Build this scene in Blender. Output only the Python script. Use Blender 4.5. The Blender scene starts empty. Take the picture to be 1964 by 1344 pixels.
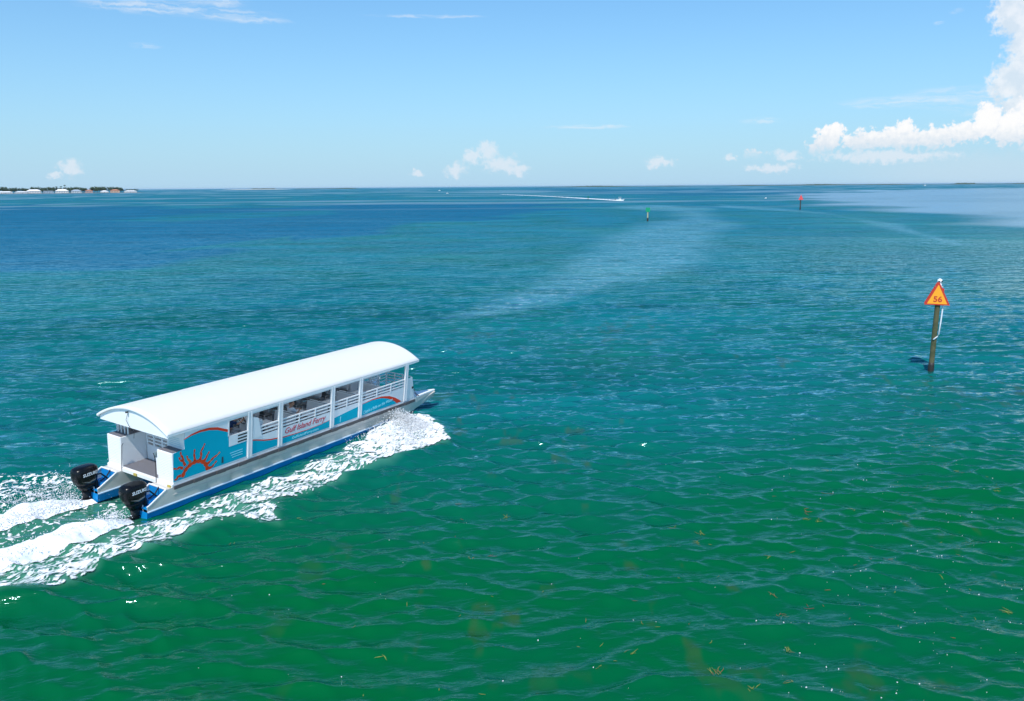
import bpy, bmesh, math, random
import numpy as np
from mathutils import Matrix, Vector
R_ = math.radians
random.seed(7)
rng = np.random.default_rng(11)
scn = bpy.context.scene
col = scn.collection

# ------------------------------------------------------------------ camera
FPX, HC = 1600.0, 11.511                       # focal length in photo pixels (1964 wide), height over the water
TH = math.atan((672 - 357.3) / FPX)            # pitch below the horizon
RO = math.atan(14.5 / 1964)                    # roll
cF = Vector((0, math.cos(TH), -math.sin(TH)))
cU0 = Vector((0, math.sin(TH), math.cos(TH)))
cR0 = Vector((1, 0, 0))
cR = cR0 * math.cos(RO) - cU0 * math.sin(RO)
cU = cU0 * math.cos(RO) + cR0 * math.sin(RO)
cam = bpy.data.cameras.new('camera')
cam.sensor_width = 36.0
cam.lens = 36.0 * FPX / 1964
cam.clip_start = 0.3
cam.clip_end = 150000
camo = bpy.data.objects.new('camera', cam)
col.objects.link(camo)
m = Matrix.Identity(4)
for i in range(3):
    m[i][0], m[i][1], m[i][2] = cR[i], cU[i], -cF[i]
m[0][3], m[1][3], m[2][3] = 0, 0, HC
camo.matrix_world = m
scn.camera = camo
scn.render.resolution_x, scn.render.resolution_y = 1024, 701

def W(px, py, z=0.0):
    """point of the photograph -> point at height z in the place"""
    d = cF + cR * ((px - 982) / FPX) - cU * ((py - 672) / FPX)
    t = (z - HC) / d.z
    return (d.x * t, d.y * t)

def AE(px, py):
    d = cF + cR * ((px - 982) / FPX) - cU * ((py - 672) / FPX)
    d.normalize()
    return math.degrees(math.atan2(d.x, d.y)), math.degrees(math.asin(d.z))

# ------------------------------------------------------------------ light
scn.view_settings.view_transform = 'Standard'
scn.view_settings.look = 'None'
scn.view_settings.exposure = 0.0
scn.view_settings.gamma = 1.0
SUN_EL, SUN_AZ = R_(55), R_(193)               # azimuth clockwise from +Y
sd = Vector((math.sin(SUN_AZ) * math.cos(SUN_EL), math.cos(SUN_AZ) * math.cos(SUN_EL), math.sin(SUN_EL)))
sun = bpy.data.lights.new('sun', 'SUN')
sun.energy = 4.7
sun.angle = R_(0.53)
sun.color = (1.0, 0.955, 0.89)
suno = bpy.data.objects.new('sun', sun)
col.objects.link(suno)
suno.rotation_euler = (-sd).to_track_quat('-Z', 'Y').to_euler()

# ------------------------------------------------------------------ node helpers
class NT:
    def __init__(s, tree):
        s.t = tree; s.n = tree.nodes; s.l = tree.links
    def new(s, typ, **kw):
        n = s.n.new(typ)
        for k, v in kw.items(): setattr(n, k, v)
        return n
    def put(s, sock, v):
        if isinstance(v, bpy.types.NodeSocket): s.l.new(v, sock)
        else: sock.default_value = v
    def math(s, op, a, b=None, c=None, clamp=False):
        n = s.new('ShaderNodeMath', operation=op); n.use_clamp = clamp
        s.put(n.inputs[0], a)
        if b is not None: s.put(n.inputs[1], b)
        if c is not None: s.put(n.inputs[2], c)
        return n.outputs[0]
    def vmath(s, op, a, b=None, out=0):
        n = s.new('ShaderNodeVectorMath', operation=op)
        s.put(n.inputs[0], a)
        if b is not None: s.put(n.inputs[1], b)
        return n.outputs[out]
    def comb(s, x, y, z=0.0):
        n = s.new('ShaderNodeCombineXYZ')
        s.put(n.inputs[0], x); s.put(n.inputs[1], y); s.put(n.inputs[2], z)
        return n.outputs[0]
    def mix(s, f, a, b, blend='MIX'):
        n = s.new('ShaderNodeMix', data_type='RGBA', blend_type=blend)
        s.put(n.inputs[0], f); s.put(n.inputs[6], a); s.put(n.inputs[7], b)
        return n.outputs[2]
    def smooth(s, v, a, b, lo=0.0, hi=1.0):
        n = s.new('ShaderNodeMapRange', interpolation_type='SMOOTHSTEP')
        s.put(n.inputs[0], v); s.put(n.inputs[1], a); s.put(n.inputs[2], b); s.put(n.inputs[3], lo); s.put(n.inputs[4], hi)
        return n.outputs[0]
    def noise(s, vec, scale, detail=4, rough=0.5, dist=0.0, dim='3D'):
        n = s.new('ShaderNodeTexNoise', noise_dimensions=dim)
        s.put(n.inputs['Vector'], vec); s.put(n.inputs['Scale'], scale); s.put(n.inputs['Detail'], detail)
        s.put(n.inputs['Roughness'], rough); s.put(n.inputs['Distortion'], dist)
        return n.outputs[0]

# ------------------------------------------------------------------ sky and clouds (world)
world = bpy.data.worlds.new('World')
scn.world = world
world.use_nodes = True
w = NT(world.node_tree)
w.n.clear()
sky = w.new('ShaderNodeTexSky', sky_type='NISHITA')
sky.sun_disc = False
sky.sun_elevation = SUN_EL
sky.sun_rotation = SUN_AZ
sky.air_density = 1.0
sky.dust_density = 0.6
sky.ozone_density = 1.6
sky.altitude = 10
hs = w.new('ShaderNodeHueSaturation')
hs.inputs['Hue'].default_value = 0.492
hs.inputs['Saturation'].default_value = 1.12
hs.inputs['Value'].default_value = 1.0
w.l.new(sky.outputs[0], hs.inputs['Color'])
tc = w.new('ShaderNodeTexCoord')
sp = w.new('ShaderNodeSeparateXYZ')
w.l.new(tc.outputs['Generated'], sp.inputs[0])
az = w.math('MULTIPLY', w.math('ARCTAN2', sp.outputs[0], sp.outputs[1]), 57.29578)
el = w.math('MULTIPLY', w.math('ARCSINE', sp.outputs[2]), 57.29578)
ae = w.comb(az, el)
w1 = w.new('ShaderNodeTexNoise', noise_dimensions='2D')
w.l.new(ae, w1.inputs['Vector']); w1.inputs['Scale'].default_value = 1.1; w1.inputs['Detail'].default_value = 5; w1.inputs['Roughness'].default_value = 0.62
warp = w.vmath('MULTIPLY', w.vmath('SUBTRACT', w1.outputs['Color'], (0.5, 0.5, 0.5)), (1.1, 0.9, 0))
aew = w.vmath('ADD', ae, warp)
PXD = 57.29578 / FPX                            # degrees per photo pixel near the centre

def blobs(lst, coord):
    out = None
    for (px, py, rx, ry) in lst:
        a0, e0 = AE(px, py)
        k = PXD * math.cos(R_(a0)) ** 1.6
        v = w.vmath('MULTIPLY', w.vmath('SUBTRACT', coord, (a0, e0, 0)), (1 / (rx * k), 1 / (ry * PXD), 0))
        d = w.math('SUBTRACT', 1.0, w.vmath('LENGTH', v, out=1))
        out = d if out is None else w.math('MAXIMUM', out, d)
    return out

cum = blobs([(1588, 268, 32, 28), (1600, 252, 20, 16), (1572, 288, 26, 20), (1660, 270, 54, 21), (1720, 266, 50, 21), (1738, 246, 16, 18),
             (1790, 264, 60, 19), (1850, 254, 50, 21), (1892, 228, 26, 34), (1930, 248, 50, 26), (1945, 230, 24, 18), (2000, 240, 60, 60), (2080, 220, 80, 70),
             (1446, 298, 18, 14)], aew)
far_c = blobs([(905, 300, 20, 20), (935, 290, 24, 22), (873, 326, 24, 16), (960, 315, 44, 20), (990, 325, 30, 15), (1264, 311, 36, 12),
               (800, 333, 16, 7), (132, 322, 30, 16), (105, 337, 20, 7), (1510, 298, 34, 14), (1400, 302, 16, 8), 
               (1480, 322, 60, 10),
               (1700, 300, 160, 12)], aew)
tall = blobs([(1960, 20, 62, 50), (1985, 70, 60, 60), (1975, 150, 80, 55), (1940, 160, 46, 34), (2010, 120, 60, 90), (2080, 90, 110, 130), (1990, 205, 90, 30)], aew)
# thin high cloud: noise stretched along the streaks
st = w.vmath('MULTIPLY', ae, (0.42, 3.4, 0))
stn = w.noise(w.vmath('ADD', st, w.vmath('MULTIPLY', warp, (0.6, 1.4, 0))), 1.0, 5, 0.6, 0.4, '2D')
ci = blobs([(300, 14, 170, 16), (440, 28, 110, 14), (220, 10, 90, 12), (400, 0, 90, 16), (480, 38, 90, 8), (276, 88, 40, 6), (820, 31, 130, 4),
            (1840, 186, 150, 22), (1700, 196, 110, 12), (1460, 231, 50, 7), (1130, 243, 100, 5), (1836, 21, 16, 5), (1802, 43, 12, 4),
            (1900, 205, 110, 16)], w.vmath('ADD', ae, w.vmath('MULTIPLY', warp, (0.5, 0.25, 0))))
fine = w.noise(ae, 2.6, 6, 0.62, 0.2, '2D')
fine2 = w.noise(w.vmath('ADD', ae, (31.0, 7.0, 0)), 0.9, 4, 0.55, 0.0, '2D')
fn = w.math('SUBTRACT', fine, 0.5)
d_c = w.smooth(w.math('MULTIPLY_ADD', fn, 1.3, cum), -0.02, 0.30)
d_f = w.math('MULTIPLY', w.smooth(w.math('MULTIPLY_ADD', fn, 1.3, far_c), 0.0, 0.7), 0.62)
d_t = w.math('MULTIPLY', w.smooth(w.math('MULTIPLY_ADD', fn, 0.8, tall), -0.02, 0.40), 0.86)
d_i = w.math('MULTIPLY', w.math('MULTIPLY', w.smooth(ci, 0.0, 0.7), w.smooth(stn, 0.30, 0.80)), 0.60)
# underside haze of the right-hand bank
a1, e1 = AE(1800, 330)
hz = w.vmath('MULTIPLY', w.vmath('SUBTRACT', aew, (a1 + 3, e1, 0)), (1 / 10.5, 1 / 1.9, 0))
d_h = w.math('MULTIPLY', w.smooth(w.math('SUBTRACT', 1.0, w.vmath('LENGTH', hz, out=1)), 0.0, 0.8), 0.42)
BS = 0.115                                      # background strength
def cc(r, g, b): return (r / BS, g / BS, b / BS, 1)
hzf = w.math('EXPONENT', w.math('MULTIPLY', w.math('MAXIMUM', el, 0.0), -1 / 9.0))
base = w.mix(1.0, hs.outputs[0], (0.60, 1.08, 1.44, 1), 'MULTIPLY')
base = w.mix(w.math('MULTIPLY', hzf, 0.94), base, cc(0.47, 0.70, 0.89))
c = w.mix(d_i, base, cc(0.82, 0.88, 0.95))
c = w.mix(d_h, c, cc(0.62, 0.76, 0.87))
tcol = w.mix(w.smooth(fine2, 0.35, 0.65), cc(0.72, 0.81, 0.90), cc(0.90, 0.93, 0.97))
c = w.mix(d_t, c, tcol)
c = w.mix(d_f, c, cc(0.83, 0.87, 0.94))
ccol = w.mix(w.smooth(w.math('MULTIPLY_ADD', fn, 1.6, w.math('SUBTRACT', cum, 0.15)), -0.1, 0.5), cc(0.93, 0.95, 0.99), cc(1.0, 1.0, 1.0))
lowshade = w.smooth(w.math('MULTIPLY_ADD', fn, 1.2, el), 2.1, 3.5)
ccol = w.mix(lowshade, cc(0.72, 0.81, 0.90), ccol)
d_c = w.math('MULTIPLY', d_c, w.smooth(w.math('MULTIPLY_ADD', fn, 1.0, el), 1.55, 2.5))
c = w.mix(d_c, c, ccol)
bg = w.new('ShaderNodeBackground')
w.l.new(c, bg.inputs[0]); bg.inputs[1].default_value = BS
wo = w.new('ShaderNodeOutputWorld')
w.l.new(bg.outputs[0], wo.inputs[0])

# ------------------------------------------------------------------ materials
MATS = {}
def mat(name, color, rough=0.5, metal=0.0, var=0.06, vscale=3.0, spec=0.5, bump=0.0, bscale=20.0, color2=None, c2scale=1.0, c2lo=0.45, c2hi=0.6):
    if name in MATS: return MATS[name]
    m = bpy.data.materials.new(name); m.use_nodes = True
    t = NT(m.node_tree); b = m.node_tree.nodes['Principled BSDF']
    tcn = t.new('ShaderNodeTexCoord'); v = tcn.outputs['Object']
    n = t.noise(v, vscale, 5, 0.6)
    lo = tuple(x * (1 - var) for x in color) + (1,); hi = tuple(min(1, x * (1 + var)) for x in color) + (1,)
    cN = t.mix(n, lo, hi)
    if color2 is not None:
        f = t.smooth(t.noise(v, c2scale, 6, 0.6), c2lo, c2hi)
        cN = t.mix(f, cN, tuple(color2) + (1,))
    t.l.new(cN, b.inputs['Base Color'])
    t.l.new(t.math('MULTIPLY_ADD', n, 0.16, rough - 0.08, clamp=True), b.inputs['Roughness'])
    b.inputs['Metallic'].default_value = metal
    b.inputs['Specular IOR Level'].default_value = spec
    if bump:
        bn = t.new('ShaderNodeBump'); bn.inputs['Strength'].default_value = bump; bn.inputs['Distance'].default_value = 0.01
        t.l.new(t.noise(v, bscale, 3, 0.6), bn.inputs['Height']); t.l.new(bn.outputs[0], b.inputs['Normal'])
    MATS[name] = m
    return m
white = mat('white_gelcoat', (0.80, 0.81, 0.82), 0.35, var=0.03)
roofw = mat('roof_white', (0.92, 0.91, 0.89), 0.45, var=0.02, bump=0.15, bscale=4)
alum = mat('brushed_aluminium', (0.64, 0.61, 0.57), 0.45, metal=0.3, var=0.14, vscale=1.6, bump=0.3, bscale=6, color2=(0.46, 0.43, 0.39), c2scale=0.9, c2lo=0.5, c2hi=0.75)
blue = mat('blue_bottom_paint', (0.003, 0.23, 0.58), 0.4, var=0.12, vscale=1.2, spec=0.3)
turq = mat('turquoise_wrap', (0.0, 0.42, 0.56), 0.55, var=0.03, spec=0.05)
red = mat('red_wrap', (0.74, 0.06, 0.025), 0.6, var=0.06, spec=0.1)
rays = mat('coral_red_wrap', (0.74, 0.07, 0.015), 0.6, spec=0.1, var=0.25, vscale=2.2, color2=(0.85, 0.22, 0.03), c2scale=2.5, c2lo=0.55, c2hi=0.66)
cyan = mat('pale_cyan_lettering', (0.30, 0.78, 0.86), 0.4)
greyd = mat('grey_deck_mat', (0.13, 0.13, 0.15), 0.8, var=0.15, vscale=8)
greyl = mat('grey_vinyl', (0.80, 0.78, 0.78), 0.6, var=0.08)
tan = mat('beige_table_laminate', (0.88, 0.83, 0.79), 0.5)
char = mat('charcoal_panel', (0.15, 0.15, 0.145), 0.6, var=0.2)
rub = mat('dark_rub_rail', (0.085, 0.08, 0.085), 0.6, var=0.25, vscale=5)
black = mat('black_gloss', (0.004, 0.0045, 0.006), 0.28, var=0.3, spec=0.3)
blackm = mat('black_matt', (0.012, 0.012, 0.014), 0.6)
cowlg = mat('grey_cowl_trim', (0.20, 0.21, 0.22), 0.3, metal=0.5)
silver = mat('silver_lettering', (0.75, 0.76, 0.78), 0.35)
skin = mat('tanned_skin', (0.60, 0.30, 0.20), 0.5)
hairm = mat('reddish_brown_hair', (0.13, 0.045, 0.025), 0.7)
navy = mat('navy_cloth', (0.008, 0.035, 0.12), 0.8)
khaki = mat('grey_cloth', (0.50, 0.47, 0.47), 0.8)
whitec = mat('white_cloth', (0.86, 0.88, 0.93), 0.8)
yellow = mat('yellow_strap', (0.45, 0.36, 0.08), 0.6)
teal = mat('dark_teal_print', (0.03, 0.22, 0.20), 0.5)

_t = NT(roofw.node_tree); _p = roofw.node_tree.nodes['Principled BSDF']; _tr = _t.new('ShaderNodeBsdfTranslucent'); _tr.inputs[0].default_value = (0.95, 0.95, 0.95, 1)
_mx = _t.new('ShaderNodeMixShader'); _mx.inputs[0].default_value = 0.30; _t.l.new(_p.outputs[0], _mx.inputs[1]); _t.l.new(_tr.outputs[0], _mx.inputs[2]); _t.l.new(_mx.outputs[0], roofw.node_tree.nodes['Material Output'].inputs['Surface'])
# ------------------------------------------------------------------ mesh helpers
class MB:
    def __init__(s): s.v = []; s.f = []
    def add(s, vs, fs):
        k = len(s.v); s.v += [tuple(p) for p in vs]; s.f += [tuple(i + k for i in f) for f in fs]; return s
    def box(s, x0, x1, y0, y1, z0, z1):
        return s.add([(x0, y0, z0), (x1, y0, z0), (x1, y1, z0), (x0, y1, z0), (x0, y0, z1), (x1, y0, z1), (x1, y1, z1), (x0, y1, z1)],
                     [(3, 2, 1, 0), (4, 5, 6, 7), (0, 1, 5, 4), (1, 2, 6, 5), (2, 3, 7, 6), (3, 0, 4, 7)])
    def bar(s, a, b, w_, h_):
        """rectangular bar from a to b, w_ across, h_ high"""
        a = Vector(a); b = Vector(b); d = (b - a).normalized()
        up = Vector((0, 0, 1)) if abs(d.z) < 0.9 else Vector((1, 0, 0))
        sx = d.cross(up).normalized() * w_ / 2; uy = sx.cross(d).normalized() * h_ / 2
        vs = [p + q for p in (a, b) for q in (-sx - uy, sx - uy, sx + uy, -sx + uy)]
        return s.add(vs, [(0, 3, 2, 1), (4, 5, 6, 7), (0, 1, 5, 4), (1, 2, 6, 5), (2, 3, 7, 6), (3, 0, 4, 7)])
    def tube(s, pts, r, n=8, cap=True):
        pts = [Vector(p) for p in pts]; rs = r if isinstance(r, (list, tuple)) else [r] * len(pts)
        rings = []
        for i, p in enumerate(pts):
            d = (pts[min(i + 1, len(pts) - 1)] - pts[max(i - 1, 0)]).normalized()
            up = Vector((0, 0, 1)) if abs(d.z) < 0.9 else Vector((1, 0, 0))
            a = d.cross(up).normalized(); b = a.cross(d).normalized()
            rings.append([p + (a * math.cos(t) + b * math.sin(t)) * rs[i] for t in [2 * math.pi * j / n for j in range(n)]])
        vs = [q for rg in rings for q in rg]; fs = []
        for i in range(len(pts) - 1):
            for j in range(n):
                fs.append((i * n + j, i * n + (j + 1) % n, (i + 1) * n + (j + 1) % n, (i + 1) * n + j))
        if cap: fs += [tuple(range(n))[::-1], tuple(range((len(pts) - 1) * n, len(pts) * n))]
        return s.add(vs, fs)
    def loft(s, rings, cap=True):
        n = len(rings[0]); vs = [q for rg in rings for q in rg]; fs = []
        for i in range(len(rings) - 1):
            for j in range(n):
                fs.append((i * n + j, i * n + (j + 1) % n, (i + 1) * n + (j + 1) % n, (i + 1) * n + j))
        if cap: fs += [tuple(range(n))[::-1], tuple(range((len(rings) - 1) * n, len(rings) * n))]
        return s.add(vs, fs)
    def prism(s, front, back):
        n = len(front)
        return s.add(list(front) + list(back), [tuple(range(n)), tuple(range(2 * n - 1, n - 1, -1))] + [(i, i + n, (i + 1) % n + n, (i + 1) % n) for i in range(n)])
    def strip(s, L, Rr):
        n = len(L); vs = []
        for a, b in zip(L, Rr): vs += [a, b]
        return s.add(vs, [(2 * i, 2 * i + 1, 2 * i + 3, 2 * i + 2) for i in range(n - 1)])
    def build(s, name, material, parent=None, bevel=0.0, smooth=False, segs=2):
        me = bpy.data.meshes.new(name); me.from_pydata(s.v, [], s.f); me.validate()
        bm = bmesh.new(); bm.from_mesh(me)
        bmesh.ops.recalc_face_normals(bm, faces=bm.faces)
        if bevel:
            bmesh.ops.bevel(bm, geom=list(bm.edges), offset=bevel, segments=segs, affect='EDGES', clamp_overlap=True)
        bm.to_mesh(me); bm.free()
        if smooth:
            for p in me.polygons: p.use_smooth = True
        me.materials.append(material)
        o = bpy.data.objects.new(name, me); col.objects.link(o)
        if parent is not None: o.parent = parent
        return o
def fastmesh(name, V, Fq, material, smooth=True, parent=None):
    """numpy arrays -> mesh object; Fq is (n,4) or (n,3)"""
    me = bpy.data.meshes.new(name)
    n, k = Fq.shape
    me.vertices.add(len(V)); me.vertices.foreach_set('co', np.ascontiguousarray(V, np.float32).ravel())
    me.loops.add(n * k); me.loops.foreach_set('vertex_index', np.ascontiguousarray(Fq, np.int32).ravel())
    me.polygons.add(n); me.polygons.foreach_set('loop_start', np.arange(0, n * k, k, dtype=np.int32))
    me.update(calc_edges=True)
    me.polygons.foreach_set('use_smooth', np.full(n, smooth))
    me.materials.append(material)
    o = bpy.data.objects.new(name, me); col.objects.link(o)
    if parent is not None: o.parent = parent
    return o
def tag(o, label=None, cat=None, group=None, kind=None):
    if label: o['label'] = label
    if cat: o['category'] = cat
    if group: o['group'] = group
    if kind: o['kind'] = kind
    return o
def empty(name, loc=(0, 0, 0), rz=0.0):
    o = bpy.data.objects.new(name, None); col.objects.link(o); o.location = loc; o.rotation_euler = (0, 0, rz)
    o.empty_display_size = 0.3
    return o
def copy_tree(o, parent=None):
    c_ = o.copy(); col.objects.link(c_); c_.parent = parent
    for ch in list(o.children): copy_tree(ch, c_)
    return c_
def text_mesh(name, body, size, mp, material, parent, shear=0.0, bold=0.0, width=None, depth=0.003):
    """flat lettering; mp maps (x, y, z) of the text plane to the thing's own space"""
    cu = bpy.data.curves.new('lettering', 'FONT'); cu.body = body; cu.size = size; cu.shear = shear; cu.offset = bold; cu.extrude = depth
    cu.resolution_u = 3
    to = bpy.data.objects.new('lettering_source', cu); col.objects.link(to)
    dg = bpy.context.evaluated_depsgraph_get(); dg.update()
    me = bpy.data.meshes.new_from_object(to.evaluated_get(dg))
    bpy.data.objects.remove(to); bpy.data.curves.remove(cu)
    co = np.empty(len(me.vertices) * 3); me.vertices.foreach_get('co', co); co = co.reshape(-1, 3)
    if width: co[:, 0] *= width / (co[:, 0].max() - co[:, 0].min())
    co = np.array([mp(*p) for p in co]); me.vertices.foreach_set('co', co.ravel())
    me.materials.clear(); me.materials.append(material); me.name = name
    o = bpy.data.objects.new(name, me); col.objects.link(o); o.parent = parent
    return o

# ------------------------------------------------------------------ waves
BT = Vector((-14.154, 30.177, 0.95)); YAW, PIT, HEEL = 1.034, 0.002, 0.058
hx, hy = math.cos(YAW), math.sin(YAW)
def to_boat(x, y):
    dx, dy = x - BT.x, y - BT.y
    return dx * hx + dy * hy, -dx * hy + dy * hx

comps = []
for k in range(64):
    lam = 0.42 * (5.5 / 0.42) ** ((k + 0.5) / 64) * rng.uniform(0.93, 1.07)
    th = R_(262) + rng.normal(0, 0.36 if lam > 1.2 else 0.5)    # travelling roughly towards the camera
    amp = 0.0122 * lam ** 0.85 * math.exp(-(lam / 2.9) ** 2) * math.exp(-(0.36 / lam) ** 2) * rng.uniform(0.6, 1.4)
    comps.append((lam, math.cos(th), math.sin(th), amp, rng.uniform(0, 6.283)))
def vnoise(x, y, seed, per=512):
    g = np.random.default_rng(seed).random((per, per)).astype(np.float32)
    xi = np.floor(x).astype(np.int64); yi = np.floor(y).astype(np.int64)
    fx = x - xi; fy = y - yi
    fx = fx * fx * (3 - 2 * fx); fy = fy * fy * (3 - 2 * fy)
    a = g[xi % per, yi % per]; b = g[(xi + 1) % per, yi % per]; c_ = g[xi % per, (yi + 1) % per]; d = g[(xi + 1) % per, (yi + 1) % per]
    return a * (1 - fx) * (1 - fy) + b * fx * (1 - fy) + c_ * (1 - fx) * fy + d * fx * fy
def fbm(x, y, seed, oct=4, gain=0.5):
    s = 0; a = 1; t = 0
    for o_ in range(oct):
        s = s + a * vnoise(x * 2 ** o_, y * 2 ** o_, seed + o_); t += a; a *= gain
    return s / t
def poly_sd(x, y, poly):
    """signed distance, positive inside"""
    P_ = np.array(poly, float); n = len(P_); d2 = np.full(x.shape, 1e18); ins = np.zeros(x.shape, bool)
    for i in range(n):
        ax, ay = P_[i]; bx, by = P_[(i + 1) % n]
        ex, ey = bx - ax, by - ay
        t = np.clip(((x - ax) * ex + (y - ay) * ey) / (ex * ex + ey * ey + 1e-12), 0, 1)
        d2 = np.minimum(d2, (x - ax - t * ex) ** 2 + (y - ay - t * ey) ** 2)
        cr = (ay > y) != (by > y)
        xin = ax + (y - ay) * ex / (ey if abs(ey) > 1e-12 else 1e-12)
        ins ^= cr & (x < xin)
    d = np.sqrt(d2)
    return np.where(ins, d, -d)
def sstep(v, a, b):
    t = np.clip((v - a) / (b - a), 0, 1); return t * t * (3 - 2 * t)
def wpoly(lst): return [W(px, py) for px, py in lst]

F_OUT = wpoly([(765, 811), (790, 796), (830, 800), (858, 830), (862, 858), (800, 868), (752, 893), (690, 903), (658, 930), (600, 952), (532, 966),
               (538, 1010), (470, 1003), (417, 1012), (360, 1035), (300, 1061), (224, 1080), (196, 1090), (143, 1125), (0, 1147), (-120, 1170),
               (-200, 1120), (0, 1085), (150, 1050), (250, 1003), (330, 985), (420, 950), (521, 916), (585, 893), (650, 861), (700, 838), (738, 815)])
F_P2 = wpoly([(248, 986), (215, 992), (120, 1012), (60, 1038), (0, 1058), (-160, 1090), (-200, 1150), (0, 1100), (80, 1075), (150, 1050), (225, 1018), (262, 998)])
F_P1 = wpoly([(158, 955), (110, 958), (60, 968), (0, 986), (-160, 1020), (-200, 1060), (0, 1022), (60, 1004), (110, 985), (170, 968), (240, 945), (250, 938)])
F_MID = wpoly([(300, 945), (240, 940), (120, 980), (0, 1020), (-200, 1060), (-200, 1100), (0, 1060), (110, 1015), (240, 985), (290, 975)])
F_PORT = wpoly([(215, 872), (180, 895), (130, 908), (60, 902), (-60, 910), (-160, 930), (-160, 1000), (0, 985), (80, 962), (150, 950), (215, 905)])
def line_d(x, y, pts):
    d2 = np.full(x.shape, 1e18)
    for (ax, ay), (bx, by) in zip(pts[:-1], pts[1:]):
        ex, ey = bx - ax, by - ay
        t = np.clip(((x - ax) * ex + (y - ay) * ey) / (ex * ex + ey * ey), 0, 1)
        d2 = np.minimum(d2, (x - ax - t * ex) ** 2 + (y - ay - t * ey) ** 2)
    return np.sqrt(d2)
L_P2 = wpoly([(205, 1012), (170, 1026), (90, 1052), (0, 1080), (-160, 1120)])
L_P1 = wpoly([(115, 970), (80, 980), (0, 1005), (-160, 1045)])
L_OUT = wpoly([(850, 856), (752, 889), (660, 922), (532, 975), (417, 1008), (300, 1055), (196, 1090), (0, 1147), (-120, 1170)])
L_BOW = wpoly([(735, 822), (768, 806), (800, 806), (835, 826), (850, 850)])
def wake_h(x, y):
    """hills the ferry pushes up: bow wave, outer roll, propeller wash"""
    near = (x > -60) & (x < 20) & (y > 2) & (y < 70)
    z = np.zeros(x.shape)
    if not near.any(): return z
    X, Y = x[near], y[near]
    u, v = to_boat(X, Y)
    h = 0.20 * np.exp(-(line_d(X, Y, L_OUT) / 0.75) ** 2)
    h += (0.10 + 0.26 * fbm(X * 1.7, Y * 1.7, 8, 3)) * np.exp(-(line_d(X, Y, L_BOW) / 0.75) ** 2)
    n1 = fbm(X * 1.2, Y * 1.2, 5, 3)
    h += (0.26 + 0.2 * (n1 - 0.5)) * np.exp(-(line_d(X, Y, L_P2) / 0.62) ** 2)
    h += (0.22 + 0.2 * (n1 - 0.5)) * np.exp(-(line_d(X, Y, L_P1) / 0.6) ** 2)
    # diverging crests outside the foam
    dO = -poly_sd(X, Y, F_OUT)
    out = (dO > 0) & (v < -1)
    h += np.where(out, 0.025 * np.cos(dO * 2 * math.pi / 2.3 - 0.6 + 1.2 * n1) * np.exp(-dO / 5.5) * sstep(dO, 0.2, 1.2), 0)
    # the hull presses the water down beside it
    hull = (u > -1.5) & (u < 13.5) & (np.abs(v) < 2.1)
    h = np.where(hull, h * 0.2 - 0.03, h)
    z[near] = h
    return z
def disp(x, y, dl):
    """Gerstner chop; dl = mesh spacing there, finer waves fade out"""
    dx = np.zeros(x.shape); dy = np.zeros(x.shape); dz = np.zeros(x.shape)
    wx = x + 1.6 * (fbm(x / 7, y / 7, 21, 2) - 0.5); wy = y + 1.6 * (fbm(x / 7, y / 7, 31, 2) - 0.5)
    gust = 0.72 + 0.56 * fbm(x / 11, y / 11, 41, 3)
    for lam, cx_, cy_, amp, ph in comps:
        fade = np.clip(lam / (1.9 * dl) - 0.7, 0, 1)
        k = 2 * math.pi / lam
        p = k * (wx * cx_ + wy * cy_) + ph
        s = np.sin(p); c_ = np.cos(p)
        a = amp * fade * gust
        dz += a * c_; dx -= a * cx_ * s * 0.75; dy -= a * cy_ * s * 0.75
    u, v = to_boat(x, y)
    q = np.hypot(np.clip(np.maximum(u - 13.0, -1.9 - u), 0, None), np.clip(np.abs(v) - 1.95, 0, None))
    calmer = 1 - 0.65 * np.exp(-(q / 0.9) ** 2)
    return dx, dy, dz * calmer + wake_h(x, y) * (1 - 0.6 * np.exp(-(q / 0.6) ** 2) * (1 - sstep(u, 8.5, 11))) - 0.11 * (1 - sstep(u, 8.5, 11)) * np.exp(-(q / 0.8) ** 2)

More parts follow.
